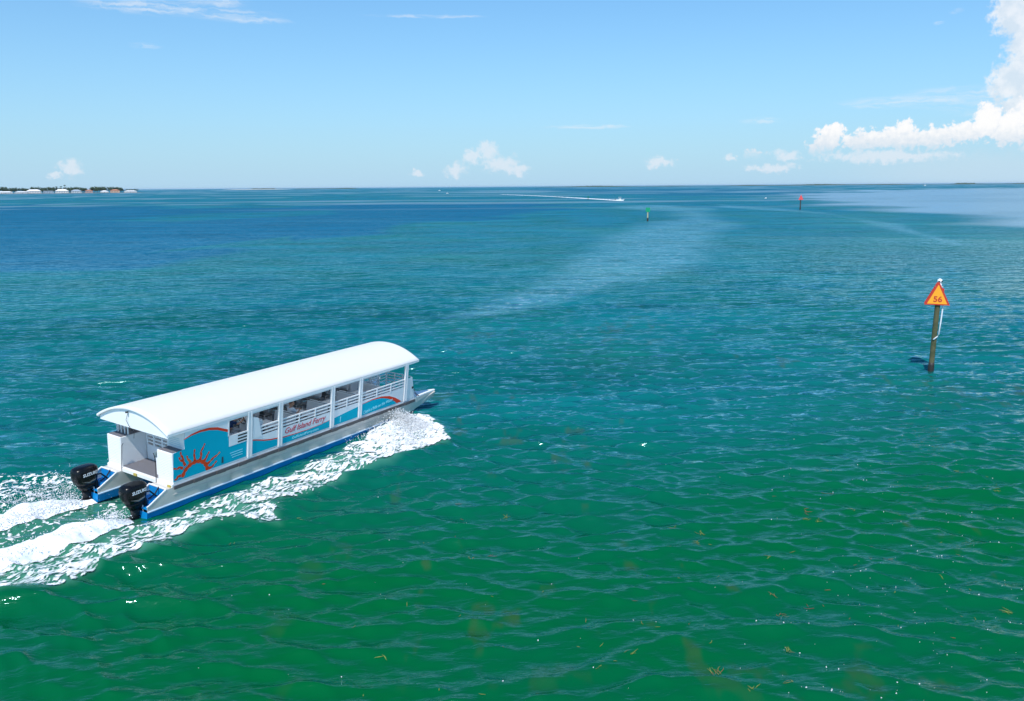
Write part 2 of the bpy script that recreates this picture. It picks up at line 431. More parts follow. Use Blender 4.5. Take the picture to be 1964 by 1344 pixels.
# water material: body colour by bed and distance, with sky reflection and wave shade painted in, clear fresnel surface on top
def water_mat():
    m = bpy.data.materials.new('sea_water'); m.use_nodes = True
    t = NT(m.node_tree); b = m.node_tree.nodes['Principled BSDF']
    at = t.new('ShaderNodeAttribute', attribute_name='zone'); sz = t.new('ShaderNodeSeparateColor')
    t.l.new(at.outputs['Color'], sz.inputs[0])
    at2 = t.new('ShaderNodeAttribute', attribute_name='zone2'); s2 = t.new('ShaderNodeSeparateColor')
    t.l.new(at2.outputs['Color'], s2.inputs[0])
    bed, far_tint, calm = sz.outputs[0], sz.outputs[1], sz.outputs[2]
    trail, aer, weed = s2.outputs[0], s2.outputs[1], s2.outputs[2]
    geo = t.new('ShaderNodeNewGeometry'); P_ = geo.outputs['Position']
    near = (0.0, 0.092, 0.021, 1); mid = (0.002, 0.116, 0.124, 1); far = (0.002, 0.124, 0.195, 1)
    cN = t.mix(t.smooth(far_tint, 0.0, 0.5), near, mid)
    cN = t.mix(t.smooth(far_tint, 0.5, 1.0), cN, far)
    big = t.noise(P_, 0.05, 4, 0.55)
    cN = t.mix(t.smooth(big, 0.4, 0.68, 0, 0.5), cN, (0.0, 0.085, 0.05, 1), 'MIX')
    cN = t.mix(t.smooth(t.noise(P_, 0.013, 4, 0.6), 0.45, 0.7, 0, 0.35), cN, (0.03, 0.19, 0.155, 1))
    cN = t.mix(bed, cN, (0.0, 0.086, 0.170, 1))
    paw = t.noise(t.vmath('MULTIPLY', P_, (0.022, 0.11, 1)), 1.0, 5, 0.65, 0.4)
    paw2 = t.noise(t.vmath('MULTIPLY', P_, (0.10, 0.55, 1)), 1.0, 4, 0.65, 0.2)
    pv = t.math('ADD', t.math('MULTIPLY_ADD', paw, 1.5, 0.25), t.math('MULTIPLY_ADD', paw2, 1.1, -0.55))
    cN = t.mix(t.math('MULTIPLY', t.smooth(far_tint, 0.1, 0.6), 0.9), cN, t.vmath('MULTIPLY', cN, t.comb(pv, pv, pv)))  # stretched brightness noise paints light crests and dark troughs on farther water
    cN = t.mix(t.math('MULTIPLY', calm, 0.78), cN, (0.25, 0.33, 0.38, 1))  # silver tint paints in the bright sky mirrored by calm water
    cN = t.mix(t.math('MULTIPLY', t.math('MULTIPLY', trail, t.smooth(paw2, 0.28, 0.70)), 0.55), cN, (0.12, 0.33, 0.42, 1))
    cN = t.mix(t.math('MULTIPLY', weed, 0.38), cN, (0.075, 0.055, 0.02, 1))
    cN = t.mix(t.math('MULTIPLY', aer, 0.75), cN, (0.10, 0.30, 0.22, 1))
    # thin lines of froth where the old wake lies
    fr = t.smooth(t.noise(t.vmath('MULTIPLY', P_, (0.5, 1.0, 1.0)), 1.5, 6, 0.72), 0.52, 0.72)
    cN = t.mix(t.math('MULTIPLY', t.math('MULTIPLY', fr, trail), 0.8), cN, (0.42, 0.55, 0.66, 1))
    dif = t.new('ShaderNodeBsdfDiffuse'); t.l.new(cN, dif.inputs[0])
    glo = t.new('ShaderNodeBsdfAnisotropic'); glo.inputs['Color'].default_value = (0.58, 0.90, 1.0, 1)
    fre = t.new('ShaderNodeFresnel'); fre.inputs[0].default_value = 1.333
    farf = t.smooth(far_tint, 0.35, 0.95)
    t.l.new(t.math('MULTIPLY_ADD', farf, 0.16, 0.09), glo.inputs['Roughness'])
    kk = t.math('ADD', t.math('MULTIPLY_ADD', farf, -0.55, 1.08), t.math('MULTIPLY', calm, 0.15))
    def ridged(vec, scale, detail, dist):
        n_ = t.new('ShaderNodeTexNoise', noise_dimensions='3D', noise_type='RIDGED_MULTIFRACTAL', normalize=True)
        t.put(n_.inputs['Vector'], vec); t.put(n_.inputs['Scale'], scale); t.put(n_.inputs['Detail'], detail); t.put(n_.inputs['Roughness'], 0.45); t.put(n_.inputs['Distortion'], dist)
        return n_.outputs[0]
    wv = t.new('ShaderNodeMapping'); wv.inputs['Rotation'].default_value = (0, 0, R_(-7)); t.l.new(P_, wv.inputs['Vector']); Q_ = wv.outputs[0]
    n1 = ridged(t.vmath('MULTIPLY', Q_, (0.42, 1.15, 1)), 0.95, 2.5, 0.35)
    n2 = t.noise(t.vmath('MULTIPLY', Q_, (0.5, 1.3, 1)), 3.2, 3, 0.5, 0.3)
    n3 = t.noise(t.vmath('MULTIPLY', Q_, (0.6, 1.3, 1)), 11.0, 2, 0.5, 0.2)
    n0 = t.noise(t.vmath('MULTIPLY', Q_, (0.30, 1.3, 1)), 0.5, 3, 0.55, 0.2)
    hgt = t.math('ADD', t.math('MULTIPLY', n1, 0.055), t.math('MULTIPLY', n2, 0.055))
    hgt = t.math('ADD', hgt, t.math('MULTIPLY', n3, 0.0050))
    hgt = t.math('ADD', hgt, t.math('MULTIPLY', t.math('MULTIPLY', n0, far_tint), 2.2))
    bn = t.new('ShaderNodeBump'); bn.inputs['Distance'].default_value = 1.0
    t.l.new(t.math('MULTIPLY_ADD', calm, -0.62, 0.85), bn.inputs['Strength'])
    t.l.new(hgt, bn.inputs['Height'])
    for n_ in (glo, fre): t.l.new(bn.outputs[0], n_.inputs['Normal'])
    mx = t.new('ShaderNodeMixShader'); t.l.new(t.math('MULTIPLY', fre.outputs[0], kk, clamp=True), mx.inputs[0])
    t.l.new(dif.outputs[0], mx.inputs[1]); t.l.new(glo.outputs[0], mx.inputs[2])
    t.l.new(mx.outputs[0], m.node_tree.nodes['Material Output'].inputs['Surface']); m.node_tree.nodes.remove(b)
    return m
rr = [1.5]
while rr[-1] < 60000:
    r = rr[-1]; dr = 0.055 if r < 26 else max(0.055, 0.62 * r * r / (834 * HC))
    rr.append(r + min(dr, 0.06 * r + 0.01))
rr = np.array([0.02] + rr)
az_f = np.arange(-42, 42.0001, 0.056); az_b = np.arange(44, 316.01, 2.0)
azs = np.radians(np.concatenate([az_f, az_b])); na, nr = len(azs), len(rr)
RR, AA = np.meshgrid(rr, azs, indexing='ij')
X = RR * np.sin(AA); Y = RR * np.cos(AA)
dl = np.maximum(np.gradient(rr)[:, None] * np.ones_like(AA), RR * R_(0.056))
dl = np.where((AA > R_(42.1)) & (AA < R_(317.9)), RR * R_(2.0) + dl, dl)
X = X.ravel(); Y = Y.ravel(); dl = dl.ravel()
dx, dy, dz = disp(X, Y, dl)
V = np.stack([X + dx, Y + dy, dz], 1)
i, j = np.meshgrid(np.arange(nr - 1), np.arange(na), indexing='ij')
j2 = (j + 1) % na
Fq = np.stack([i * na + j, i * na + j2, (i + 1) * na + j2, (i + 1) * na + j], -1).reshape(-1, 4)
_a, _b, _c = V[Fq[5000, 0]], V[Fq[5000, 1]], V[Fq[5000, 2]]
if np.cross(_b - _a, _c - _b)[2] < 0: Fq = Fq[:, ::-1]
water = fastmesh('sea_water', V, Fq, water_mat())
tag(water, kind='structure')
# colour masks for each spot: bed, distance tint, calm, old wake, aeration, weed
Rr = np.hypot(X, Y)
nz = fbm(X / 60, Y / 60, 61, 4) - 0.5
def zone_poly(lst, soft, wob):
    P_ = wpoly(lst); rr_ = np.maximum(Rr, 30)
    d = poly_sd(X, Y, P_) / rr_
    return sstep(d + wob * nz, -soft, soft)
bed = zone_poly([(-500, 392), (-500, 540), (0, 527), (250, 524), (380, 513), (398, 496), (500, 470), (740, 445), (775, 432), (1000, 404), (1090, 391), (760, 389), (500, 397), (300, 400), (100, 394)], 0.022, 0.20)
bar = zone_poly([(290, 484), (420, 476), (560, 470), (560, 452), (400, 470)], 0.006, 0.03) + zone_poly([(200, 424), (400, 408), (640, 403), (660, 411), (500, 418), (330, 428)], 0.02, 0.12)
bed = np.clip(bed * 0.92 - 0.8 * np.clip(bar, 0, 1), 0, 1)
bed = np.clip(bed + 0.55 * zone_poly([(1020, 360), (1560, 362), (1560, 374), (1300, 376), (1020, 366)], 0.02, 0.1), 0, 1)
far_tint = 0.62 * sstep(np.log(Rr), math.log(19), math.log(75)) + 0.38 * sstep(np.log(Rr), math.log(75), math.log(900))  # bluer with camera distance, partly painting in sky reflected at grazing angles
far_tint = np.clip(far_tint - 0.18 * sstep(X / Rr, 0.1, 0.55) * (Rr < 200) + 0.25 * nz, 0, 1)
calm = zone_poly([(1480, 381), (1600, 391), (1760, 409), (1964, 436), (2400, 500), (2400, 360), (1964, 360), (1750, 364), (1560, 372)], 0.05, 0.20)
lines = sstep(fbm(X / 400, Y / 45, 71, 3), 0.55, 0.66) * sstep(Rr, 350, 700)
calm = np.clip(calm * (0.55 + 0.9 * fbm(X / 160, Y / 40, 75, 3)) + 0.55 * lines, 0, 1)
trail = zone_poly([(1250, 393), (1330, 400), (1380, 415), (1355, 445), (1340, 480), (1240, 536), (1130, 558), (1010, 590), (900, 605), (1000, 560), (1100, 522), (1180, 480), (1200, 450), (1290, 430), (1300, 410)], 0.026, 0.13)
trail = np.maximum(trail, 0.9 * zone_poly([(1380, 392), (1600, 408), (1700, 425), (1860, 470), (1830, 470), (1660, 428), (1560, 410), (1380, 396)], 0.01, 0.05))
aer = 0.9 * np.maximum(sstep(poly_sd(X, Y, F_OUT), -0.25, 0.5) * 0.8, sstep(poly_sd(X, Y, F_MID), -0.3, 0.3) * 0.45)
aer = np.maximum(aer, np.maximum(sstep(poly_sd(X, Y, F_P1), -0.4, 0.3), sstep(poly_sd(X, Y, F_P2), -0.4, 0.3)))
wd = fbm(X / 0.9, Y / 1.6, 81, 4); wd2 = fbm(X / 9, Y / 9, 91, 2)
weed = sstep(wd + 0.55 * (wd2 - 0.5), 0.74, 0.90) * sstep(Rr, 95, 60) * sstep(Rr, 15, 22) * sstep(X, -9, -2) * 0.7
def setcol(me, name, a, b, c_):
    at = me.attributes.new(name, 'FLOAT_COLOR', 'POINT')
    at.data.foreach_set('color', np.stack([a, b, c_, np.ones_like(a)], 1).astype(np.float32).ravel())
setcol(water.data, 'zone', bed, far_tint, calm); setcol(water.data, 'zone2', trail, aer, weed)

# ------------------------------------------------------------------ foam and spray
foamm = mat('sea_foam', (0.82, 0.84, 0.86), 0.8, var=0.10, vscale=5, spec=0.2, bump=0.4, bscale=14, color2=(0.60, 0.68, 0.69), c2scale=2.2, c2lo=0.48, c2hi=0.72)
spraym = bpy.data.materials.new('water_spray'); spraym.use_nodes = True
_t = NT(spraym.node_tree); _t.n.clear(); _d = _t.new('ShaderNodeBsdfDiffuse'); _r = _t.new('ShaderNodeBsdfTranslucent'); _m = _t.new('ShaderNodeMixShader'); _o = _t.new('ShaderNodeOutputMaterial')
_d.inputs[0].default_value = _r.inputs[0].default_value = (0.93, 0.95, 0.97, 1); _m.inputs[0].default_value = 0.3
_t.l.new(_d.outputs[0], _m.inputs[1]); _t.l.new(_r.outputs[0], _m.inputs[2]); _t.l.new(_m.outputs[0], _o.inputs[0])
foamt = foamm.copy(); foamt.name = 'foam_lace'
_t = NT(foamt.node_tree); _a = _t.new('ShaderNodeAttribute', attribute_name='thick')
_t.l.new(_t.smooth(_a.outputs['Fac'], -0.03, 0.16, 0.12, 1.0), foamt.node_tree.nodes['Principled BSDF'].inputs['Alpha'])
def foam_sheet(name, x0, x1, y0, y1, cell, dens, hgt, label):
    gx = np.arange(x0, x1, cell); gy = np.arange(y0, y1, cell)
    GX, GY = np.meshgrid(gx, gy, indexing='ij'); sh = GX.shape
    GX = GX + cell * 0.35 * (rng.random(sh) - 0.5); GY = GY + cell * 0.35 * (rng.random(sh) - 0.5)
    Xf, Yf = GX.ravel(), GY.ravel()
    D = dens(Xf, Yf)
    D2 = D.reshape(sh); n0, n1 = sh
    keep = (D2[:-1, :-1] > 0).astype(int) + (D2[1:, :-1] > 0) + (D2[:-1, 1:] > 0) + (D2[1:, 1:] > 0)
    a, b = np.nonzero(keep >= 3)
    Fq = np.stack([a * n1 + b, (a + 1) * n1 + b, (a + 1) * n1 + b + 1, a * n1 + b + 1], 1)
    used, inv = np.unique(Fq, return_inverse=True)
    xu, yu = Xf[used], Yf[used]
    dx, dy, dz = disp(xu, yu, np.full(len(xu), 0.06))
    V = np.stack([xu + dx, yu + dy, dz + 0.015 + hgt(xu, yu)], 1)
    o = fastmesh(name, V, inv.reshape(-1, 4), foamt, True)
    at_ = o.data.attributes.new('thick', 'FLOAT', 'POINT'); at_.data.foreach_set('value', D[used].astype(np.float32))
    return tag(o, label, 'foam', kind='stuff')
def streaky(x, y, s1, s2, seed):
    u, v = to_boat(x, y)
    wu = u + 0.5 * fbm(u, v, seed + 50, 2); wv = v + 0.5 * fbm(u, v, seed + 60, 2)
    return fbm(wu * s1, wv * s2, seed, 4, 0.75)
def dens_side(x, y):
    sd_ = poly_sd(x, y, F_OUT); u, v = to_boat(x, y)
    sd_ = sd_ + 0.9 * (fbm(x * 1.1, y * 1.1, 99, 4, 0.6) - 0.5)
    edge = np.exp(-(line_d(x, y, L_OUT) / 0.9) ** 2)
    bow = sstep(u, 7.0, 10.5)
    base = 0.525 + 0.025 * edge + 0.11 * bow + 0.03 * np.exp(-((u - 4) / 3) ** 2)
    base = base * sstep(sd_, -0.30, 0.30)
    return base - (0.34 * streaky(x, y, 2.0, 3.0, 101) + 0.66 * streaky(x, y, 7.0, 11.0, 171))
def dens_p(x, y):
    n = streaky(x, y, 1.6, 4.2, 111)
    a = np.maximum(sstep(poly_sd(x, y, F_P1) + 0.35 * (n - 0.5), -0.15, 0.15), sstep(poly_sd(x, y, F_P2) + 0.4 * (n - 0.5), -0.15, 0.15)) * 0.93
    m_ = sstep(poly_sd(x, y, F_MID), -0.3, 0.3) * 0.42
    p_ = sstep(poly_sd(x, y, F_PORT), -0.6, 0.7) * 0.475
    u, v = to_boat(x, y)
    n2 = fbm(x * 6.5, y * 6.5, 121, 3, 0.65)
    return np.where(a > 0.3, a - n, np.maximum(m_, p_) - n2)
def not_hull(x, y, D):
    u, v = to_boat(x, y)
    inside = (u > -1.1) & (u < 13.3) & (np.abs(v + 0.05) < 2.02) & (np.abs(v) > 0.9)
    return np.where(inside, -1, D)
fo1 = foam_sheet('bow_wave_foam', -24, 0.5, 17.5, 43, 0.032, lambda x, y: not_hull(x, y, dens_side(x, y)),
    lambda x, y: 0.01 + 0.07 * fbm(x * 4, y * 4, 131, 3, 0.6), 'broad lace of white foam thrown off the near side of the ferry, running back to the lower left corner')
fo2 = foam_sheet('propeller_wash', -26, -10, 20, 37, 0.034, lambda x, y: not_hull(x, y, dens_p(x, y)),
    lambda x, y: (0.04 + 0.16 * fbm(x * 2.2, y * 2.2, 141, 4, 0.55)) * np.maximum(sstep(poly_sd(x, y, F_P1), -0.1, 0.4), sstep(poly_sd(x, y, F_P2), -0.1, 0.45)), 'two churned white trails streaming back from the black outboard motors')

def droplets(name, P_, S_, label):
    """small tumbling flecks of water"""
    n = len(P_)
    base = np.array([(1, 0, -0.6), (-0.5, 0.87, -0.6), (-0.5, -0.87, -0.6), (0, 0, 1.0)])
    a = rng.random(n) * 6.283; b = rng.random(n) * 6.283
    ca, sa, cb, sb = np.cos(a), np.sin(a), np.cos(b), np.sin(b)
    Q = np.repeat(base[None], n, 0)
    x = Q[:, :, 0] * ca[:, None] - Q[:, :, 1] * sa[:, None]; y = Q[:, :, 0] * sa[:, None] + Q[:, :, 1] * ca[:, None]; z = Q[:, :, 2]
    y2 = y * cb[:, None] - z * sb[:, None]; z2 = y * sb[:, None] + z * cb[:, None]
    V = np.stack([x, y2, z2], -1) * S_[:, None, None] + P_[:, None, :]
    k = (np.arange(n) * 4)[:, None, None]
    Fq = (np.array([(0, 2, 1), (0, 1, 3), (1, 2, 3), (2, 0, 3)])[None] + k).reshape(-1, 3)
    return tag(fastmesh(name, V.reshape(-1, 3), Fq, spraym, True), label, 'spray', kind='stuff')
n = 11000
t = rng.random(n) ** 1.3; side = rng.random(n)
u = 13.2 - 4.2 * t * rng.random(n) + rng.normal(0, 0.18, n) - 0.2
outw = rng.random(n) ** 0.8
v = -1.95 - outw * 3.9 * np.clip(0.35 + (13.4 - u) * 0.45, 0.2, 1.1) + rng.normal(0, 0.12, n)
hmax = 0.55 * np.clip(1.25 - (13.4 - u) * 0.24, 0.12, 1) * (1 - 0.75 * outw)
z = hmax * rng.random(n) ** 1.6 * 1.3 + 0.05
px_ = BT.x + u * hx - v * hy; py_ = BT.y + u * hy + v * hx
droplets('bow_spray', np.stack([px_, py_, z], 1), 0.010 + 0.030 * rng.random(n) ** 2, 'burst of white spray leaping from under the ferry bow')
# inner spray by the port pontoon and specks round the motors
n = 2600
u = rng.uniform(-4.5, 0.8, n); v = rng.normal(3.2, 0.9, n)
z = np.abs(rng.normal(0, 0.10, n)) + 0.04
px_ = BT.x + u * hx - v * hy; py_ = BT.y + u * hy + v * hx
n2 = 3500
qi = rng.integers(0, 2, n2); uu = -1.8 - rng.random(n2) ** 1.2 * 6; vv = np.where(qi == 0, -1.43 - (uu + 1.8) * 0.02, 1.43) + rng.normal(0, 0.28, n2)
qx = BT.x + uu * hx - vv * hy; qy = BT.y + uu * hy + vv * hx
zz = 0.18 + np.abs(rng.normal(0, 0.13, n2))
droplets('wash_spray', np.concatenate([np.stack([px_, py_, z], 1), np.stack([qx, qy, zz], 1)]), 0.012 + 0.022 * rng.random(n + n2) ** 2, 'fine white droplets over the wash behind and beyond the ferry stern')

# ------------------------------------------------------------------ drifting seagrass
grassm = mat('drifting_seagrass', (0.15, 0.20, 0.04), 0.6, var=0.5, vscale=0.6, color2=(0.18, 0.08, 0.04), c2scale=0.25, c2lo=0.5, c2hi=0.56)
VV, FF = [], []
def blade(x, y, L, wd_, th):
    global VV, FF
    k = len(VV); n_ = 4; pts = []
    cx_, cy_ = x, y; a = th
    for q in range(n_ + 1):
        pts.append((cx_, cy_)); a += random.uniform(-0.5, 0.5); cx_ += math.cos(a) * L / n_; cy_ += math.sin(a) * L / n_
    for q, (ax, ay) in enumerate(pts):
        nx_, ny_ = -math.sin(th) * wd_, math.cos(th) * wd_
        s_ = 1 - 0.7 * abs(q - n_ / 2) / (n_ / 2)
        VV += [(ax - nx_ * s_, ay - ny_ * s_), (ax + nx_ * s_, ay + ny_ * s_)]
    FF += [(k + 2 * q, k + 2 * q + 1, k + 2 * q + 3, k + 2 * q + 2) for q in range(n_)]
for q in range(95):
    while True:
        px, py = random.gauss(1150, 420), random.uniform(960, 1344)
        if 430 < px < 1964: break
    if random.random() < 0.3: px, py = random.uniform(1450, 1960), random.uniform(870, 1200)
    x, y = W(px, py); th = random.uniform(0, 3.14)
    if random.random() < 0.32:
        for z_ in range(random.randint(3, 7)): blade(x + random.gauss(0, 0.06), y + random.gauss(0, 0.06), random.uniform(0.1, 0.3), 0.011, th + random.gauss(0, 0.7))
    else: blade(x, y, random.uniform(0.06, 0.2), random.uniform(0.008, 0.014), th)
VA = np.array(VV); d3 = disp(VA[:, 0], VA[:, 1], np.full(len(VA), 0.06))
sg = fastmesh('drifting_seagrass', np.stack([VA[:, 0] + d3[0], VA[:, 1] + d3[1], d3[2] + 0.016], 1), np.array(FF), grassm)
tag(sg, 'torn yellow green and rusty bits of seagrass adrift on the green water', 'seagrass', kind='stuff')
# white froth specks on the open water
n = 240
P_ = []
for q in range(n):
    px, py = (random.uniform(1480, 1990), random.uniform(880, 1340)) if random.random() < 0.6 else (random.uniform(300, 1964), random.uniform(820, 1340))
    x, y = W(px, py); P_.append((x, y))
P_ = np.array(P_); d3 = disp(P_[:, 0], P_[:, 1], np.full(n, 0.06))
droplets('froth_flecks', np.stack([P_[:, 0] + d3[0], P_[:, 1] + d3[1], d3[2] + 0.012], 1), 0.009 + 0.02 * rng.random(n) ** 3, 'scattered white froth specks on the open green water')
bpy.data.objects['froth_flecks']['category'] = 'froth'

# ------------------------------------------------------------------ the ferry
Wd, FL, HR = 3.835, 0.153, 2.009
HW = Wd / 2
ferry = empty('pontoon_ferry')
Mz = Matrix.Rotation(YAW, 4, 'Z'); My = Matrix.Rotation(-PIT, 4, 'Y'); Mx = Matrix.Rotation(HEEL, 4, 'X')
ferry.matrix_world = Matrix.Translation(BT) @ Mz @ My @ Mx
tag(ferry, 'long white pontoon ferry with arched roof, turquoise side and red sun artwork', 'ferry')
def sy(z, off=0.0): return -HW - FL * z / HR - off          # starboard skin, flaring outward
def S(x, z, off=0.0, sgn=1): return (x, sgn * sy(z, off), z)
def panel(name, pts, material, off=0.0, th=0.03, parent=ferry, sgn=1, bevel=0.0):
    mb = MB(); mb.prism([S(x, z, off + th, sgn) for x, z in pts], [S(x, z, off, sgn) for x, z in pts])
    return mb.build(name, material, parent, bevel)
# deck
mb = MB(); mb.prism([(x, y, 0.0) for x, y in [(0, -HW), (14.62, -HW), (14.62, HW), (0, HW)]], [(x, y, -0.1) for x, y in [(0, -HW), (14.62, -HW), (14.62, HW), (0, HW)]])
deck = mb.build('deck', white, ferry)
MB().box(0.14, 14.4, -HW + 0.06, HW - 0.06, 0.002, 0.012).build('floor_mat', mat('cool_grey_flooring', (0.50, 0.48, 0.50), 0.8, var=0.1, vscale=8), deck)
for sgn in (-1, 1):
    mb = MB()
    mb.box(0.02, 14.6, *sorted((sgn * (HW + 0.003), sgn * (HW + 0.05))), -0.21, -0.075)
    x = 0.85
    while x < 14.3:
        mb.box(x, x + 0.42, *sorted((sgn * (HW + 0.045), sgn * (HW + 0.10))), -0.20, -0.06); x += 1.07
    mb.build('rub_rail', rub, deck, 0.006)
MB().box(-0.05, -0.002, -HW, HW, -0.16, -0.01).build('stern_beam', white, deck, 0.008)
for y_ in (-1.78, 0.18):
    MB().box(-0.10, -0.052, y_ - 0.09, y_ + 0.09, -0.14, -0.04).build('tie_strap', yellow, deck, 0.01)
# pontoons
def pontoon(sgn):
    """hull: outer side at HW, inner side at 0.95; aft well open, pointed nose"""
    o_, i_ = HW + 0.0, 0.96
    def ring(x, zt, zm, zb, oo=o_, ii=i_, k=0.30):
        mid = (oo + ii) / 2
        return [(x, sgn * oo, zt), (x, sgn * (oo - 0.0), zm), (x, sgn * (oo - 0.05), zm - 0.34), (x, sgn * (mid + 0.12), zb), (x, sgn * (mid - 0.12), zb), (x, sgn * (ii + 0.05), zm - 0.34), (x, sgn * ii, zm), (x, sgn * ii, zt)]
    secs = [ring(-0.30, -0.115, -0.72, -1.25), ring(4, -0.10, -0.72, -1.25), ring(10.5, -0.10, -0.72, -1.25), ring(12.6, -0.10, -0.64, -1.12, o_, i_),
            ring(14.0, -0.09, -0.46, -0.80, o_, i_ + 0.14), ring(15.0, -0.05, -0.24, -0.44, o_, i_ + 0.44), ring(15.8, 0.0, -0.10, -0.18, o_, i_ + 0.72), ring(16.3, 0.03, -0.01, -0.03, o_ - 0.01, i_ + 0.88)]
    mb = MB()
    top = [[r_[6], r_[7], r_[0], r_[1]] for r_ in secs]
    full = [r_[:2] + r_[6:] for r_ in secs]                       # metal sides + lid
    for a, b in zip(secs[:-1], secs[1:]):
        mb.add([a[0], a[1], b[1], b[0]], [(0, 1, 2, 3)]); mb.add([a[7], a[6], b[6], b[7]], [(0, 1, 2, 3)]); mb.add([a[0], a[7], b[7], b[0]], [(0, 1, 2, 3)])
    mb.add(secs[-1], [tuple(range(8))])
    # well sides sloping down to the motor board
    for y_ in (o_, i_):
        mb.prism([(-0.30, sgn * y_, -0.12), (-1.02, sgn * y_, -0.50), (-1.12, sgn * y_, -0.54), (-1.12, sgn * y_, -0.72), (-0.30, sgn * y_, -0.72)],
                 [(-0.30, sgn * (y_ - 0.02 if y_ > 1.3 else y_ + 0.02), -0.12), (-1.02, sgn * (y_ - 0.02 if y_ > 1.3 else y_ + 0.02), -0.50), (-1.12, sgn * (y_ - 0.02 if y_ > 1.3 else y_ + 0.02), -0.54), (-1.12, sgn * (y_ - 0.02 if y_ > 1.3 else y_ + 0.02), -0.72), (-0.30, sgn * (y_ - 0.02 if y_ > 1.3 else y_ + 0.02), -0.72)])
    hull = mb.build('pontoon_hull', alum, ferry)
    # weld seams and lower spray rail
    mb = MB()
    for x in (1.5, 4.1, 6.7, 9.3, 11.9):
        mb.box(x, x + 0.025, *sorted((sgn * (o_ + 0.001), sgn * (o_ + 0.006))), -0.64, -0.12)
    mb.box(0, 12.6, *sorted((sgn * (o_ + 0.001), sgn * (o_ + 0.016))), -0.42, -0.395)
    mb.build('weld_seam', alum, hull)
    mb = MB()
    for y_, dr in ((o_, 1), (i_, -1)):
        pts = [(-1.12, sgn * (y_ + 0.02 * dr), -0.715), (12.3, sgn * (y_ + 0.02 * dr), -0.715), (14.0, sgn * (y_ + 0.02 * dr - 0.04 * dr), -0.46)]
        mb.bar(pts[0], pts[1], 0.06, 0.035)
    mb.build('spray_rail', mat('pale_blue_trim', (0.45, 0.62, 0.78), 0.4), hull, 0.006)
    mb = MB()
    lowm = MB()
    for a, b in zip(secs[3:-1], secs[4:]):
        for q in range(1, 6): lowm.add([a[q], a[q + 1], b[q + 1], b[q]], [(0, 1, 2, 3)])
    lowm.build('bow_plate', alum, hull)
    aft = [ring(-1.13, 0, -0.72, -1.2), ring(-0.30, 0, -0.72, -1.25)] + [[(p[0], p[1], min(p[2], p[2])) for p in r_] for r_ in secs[1:4]]
    for a, b in zip(aft[:-1], aft[1:]):
        for q in range(1, 6): mb.add([a[q], a[q + 1], b[q + 1], b[q]], [(0, 1, 2, 3)])
    mb.add(aft[0][1:7], [tuple(range(6))])
    mb.build('bottom_paint', blue, hull)
    # blue well with cover
    mb = MB()
    mb.box(-1.11, -0.305, *sorted((sgn * (i_ + 0.025), sgn * (o_ - 0.025))), -0.64, -0.60)
    mb.box(-0.335, -0.305, *sorted((sgn * (i_ + 0.025), sgn * (o_ - 0.025))), -0.60, -0.14)
    mb.build('motor_well', blue, hull)
    MB().box(-0.86, -0.42, *sorted((sgn * (i_ + 0.14), sgn * (o_ - 0.22))), -0.60, -0.42).build('well_hatch', blue, hull, 0.03)
    mb = MB()
    for y_ in (o_ - 0.01, i_ + 0.01):
        mb.bar((-0.30, sgn * y_, -0.10), (-1.02, sgn * y_, -0.485), 0.05, 0.045); mb.bar((-1.02, sgn * y_, -0.485), (-1.13, sgn * y_, -0.525), 0.05, 0.045)
    mb.bar((-0.31, sgn * (i_), -0.10), (-0.31, sgn * (o_), -0.10), 0.05, 0.045)
    mb.build('well_gunwale', white, hull, 0.006)
    # nose cap
    mb = MB()
    mb.prism([(14.66, sgn * HW, 0.03), (16.4, sgn * (o_ + 0.0), 0.06), (16.4, sgn * (i_ + 0.86), 0.06), (14.66, sgn * (i_ - 0.1), 0.03)],
             [(14.66, sgn * HW, -0.09), (16.4, sgn * (o_ + 0.0), -0.0), (16.4, sgn * (i_ + 0.86), -0.0), (14.66, sgn * (i_ - 0.1), -0.09)])
    mb.build('bow_cap', white, hull, 0.01)
    return hull
pontoon(-1); pontoon(1)
# cross tunnel plate under the stern
MB().box(0.3, 14.0, -0.95, 0.95, -0.2, -0.105).build('tunnel_plate', alum, ferry)

# roof
RA, RF, NR = -0.257, 14.76, 22
def arch(k, grow=0.0, dz=0.0):
    t_ = -1 + 2 * k / NR; y_ = t_ * (HW + FL + 0.01 + grow); return y_, 2.0 + 0.62 * (1 - abs(t_) ** 2.05) + dz
mb = MB(); xs = [RA, RA + 0.02] + list(np.linspace(0, RF - 0.1, 13)) + [RF - 0.02, RF]
rings = []
for x in xs:
    s_ = 0.02 if x in (RA, RF) else 0
    up = [(x, arch(k, -s_)[0], arch(k)[1] - s_) for k in range(NR + 1)]
    dn = [(x, arch(k, -0.03)[0], arch(k)[1] - 0.07) for k in range(NR, -1, -1)]
    rings.append(up + dn)
mb.loft(rings)
roof = mb.build('roof', roofw, ferry, smooth=False)
for p in roof.data.polygons: p.use_smooth = abs(p.normal.x) < 0.3 and p.normal.z > 0.2
mb = MB()
for sgn in (-1, 1):
    yo = sgn * (HW + FL + 0.005)
    mb.box(RA + 0.03, RF - 0.03, *sorted((yo, yo - sgn * 0.07)), 1.90, 1.985)
mb.build('roof_edge_trim', white, roof, 0.006)
for x, nm in ((RA + 0.10, 'roof_gable'), (RF - 0.14, 'roof_gable')):
    mb = MB()
    lo = [(y_, z_) for y_, z_ in [(HW + 0.07, 1.80), (-HW - 0.07, 1.80)]] if x < 5 else [(HW + 0.07, 1.9), (-HW - 0.07, 1.9)]
    prof = [(arch(k, -0.08)[0], arch(k)[1] - 0.075) for k in range(NR + 1)] + lo
    mb.prism([(x, a, b) for a, b in prof], [(x + 0.03, a, b) for a, b in prof])
    mb.build(nm, white, roof)
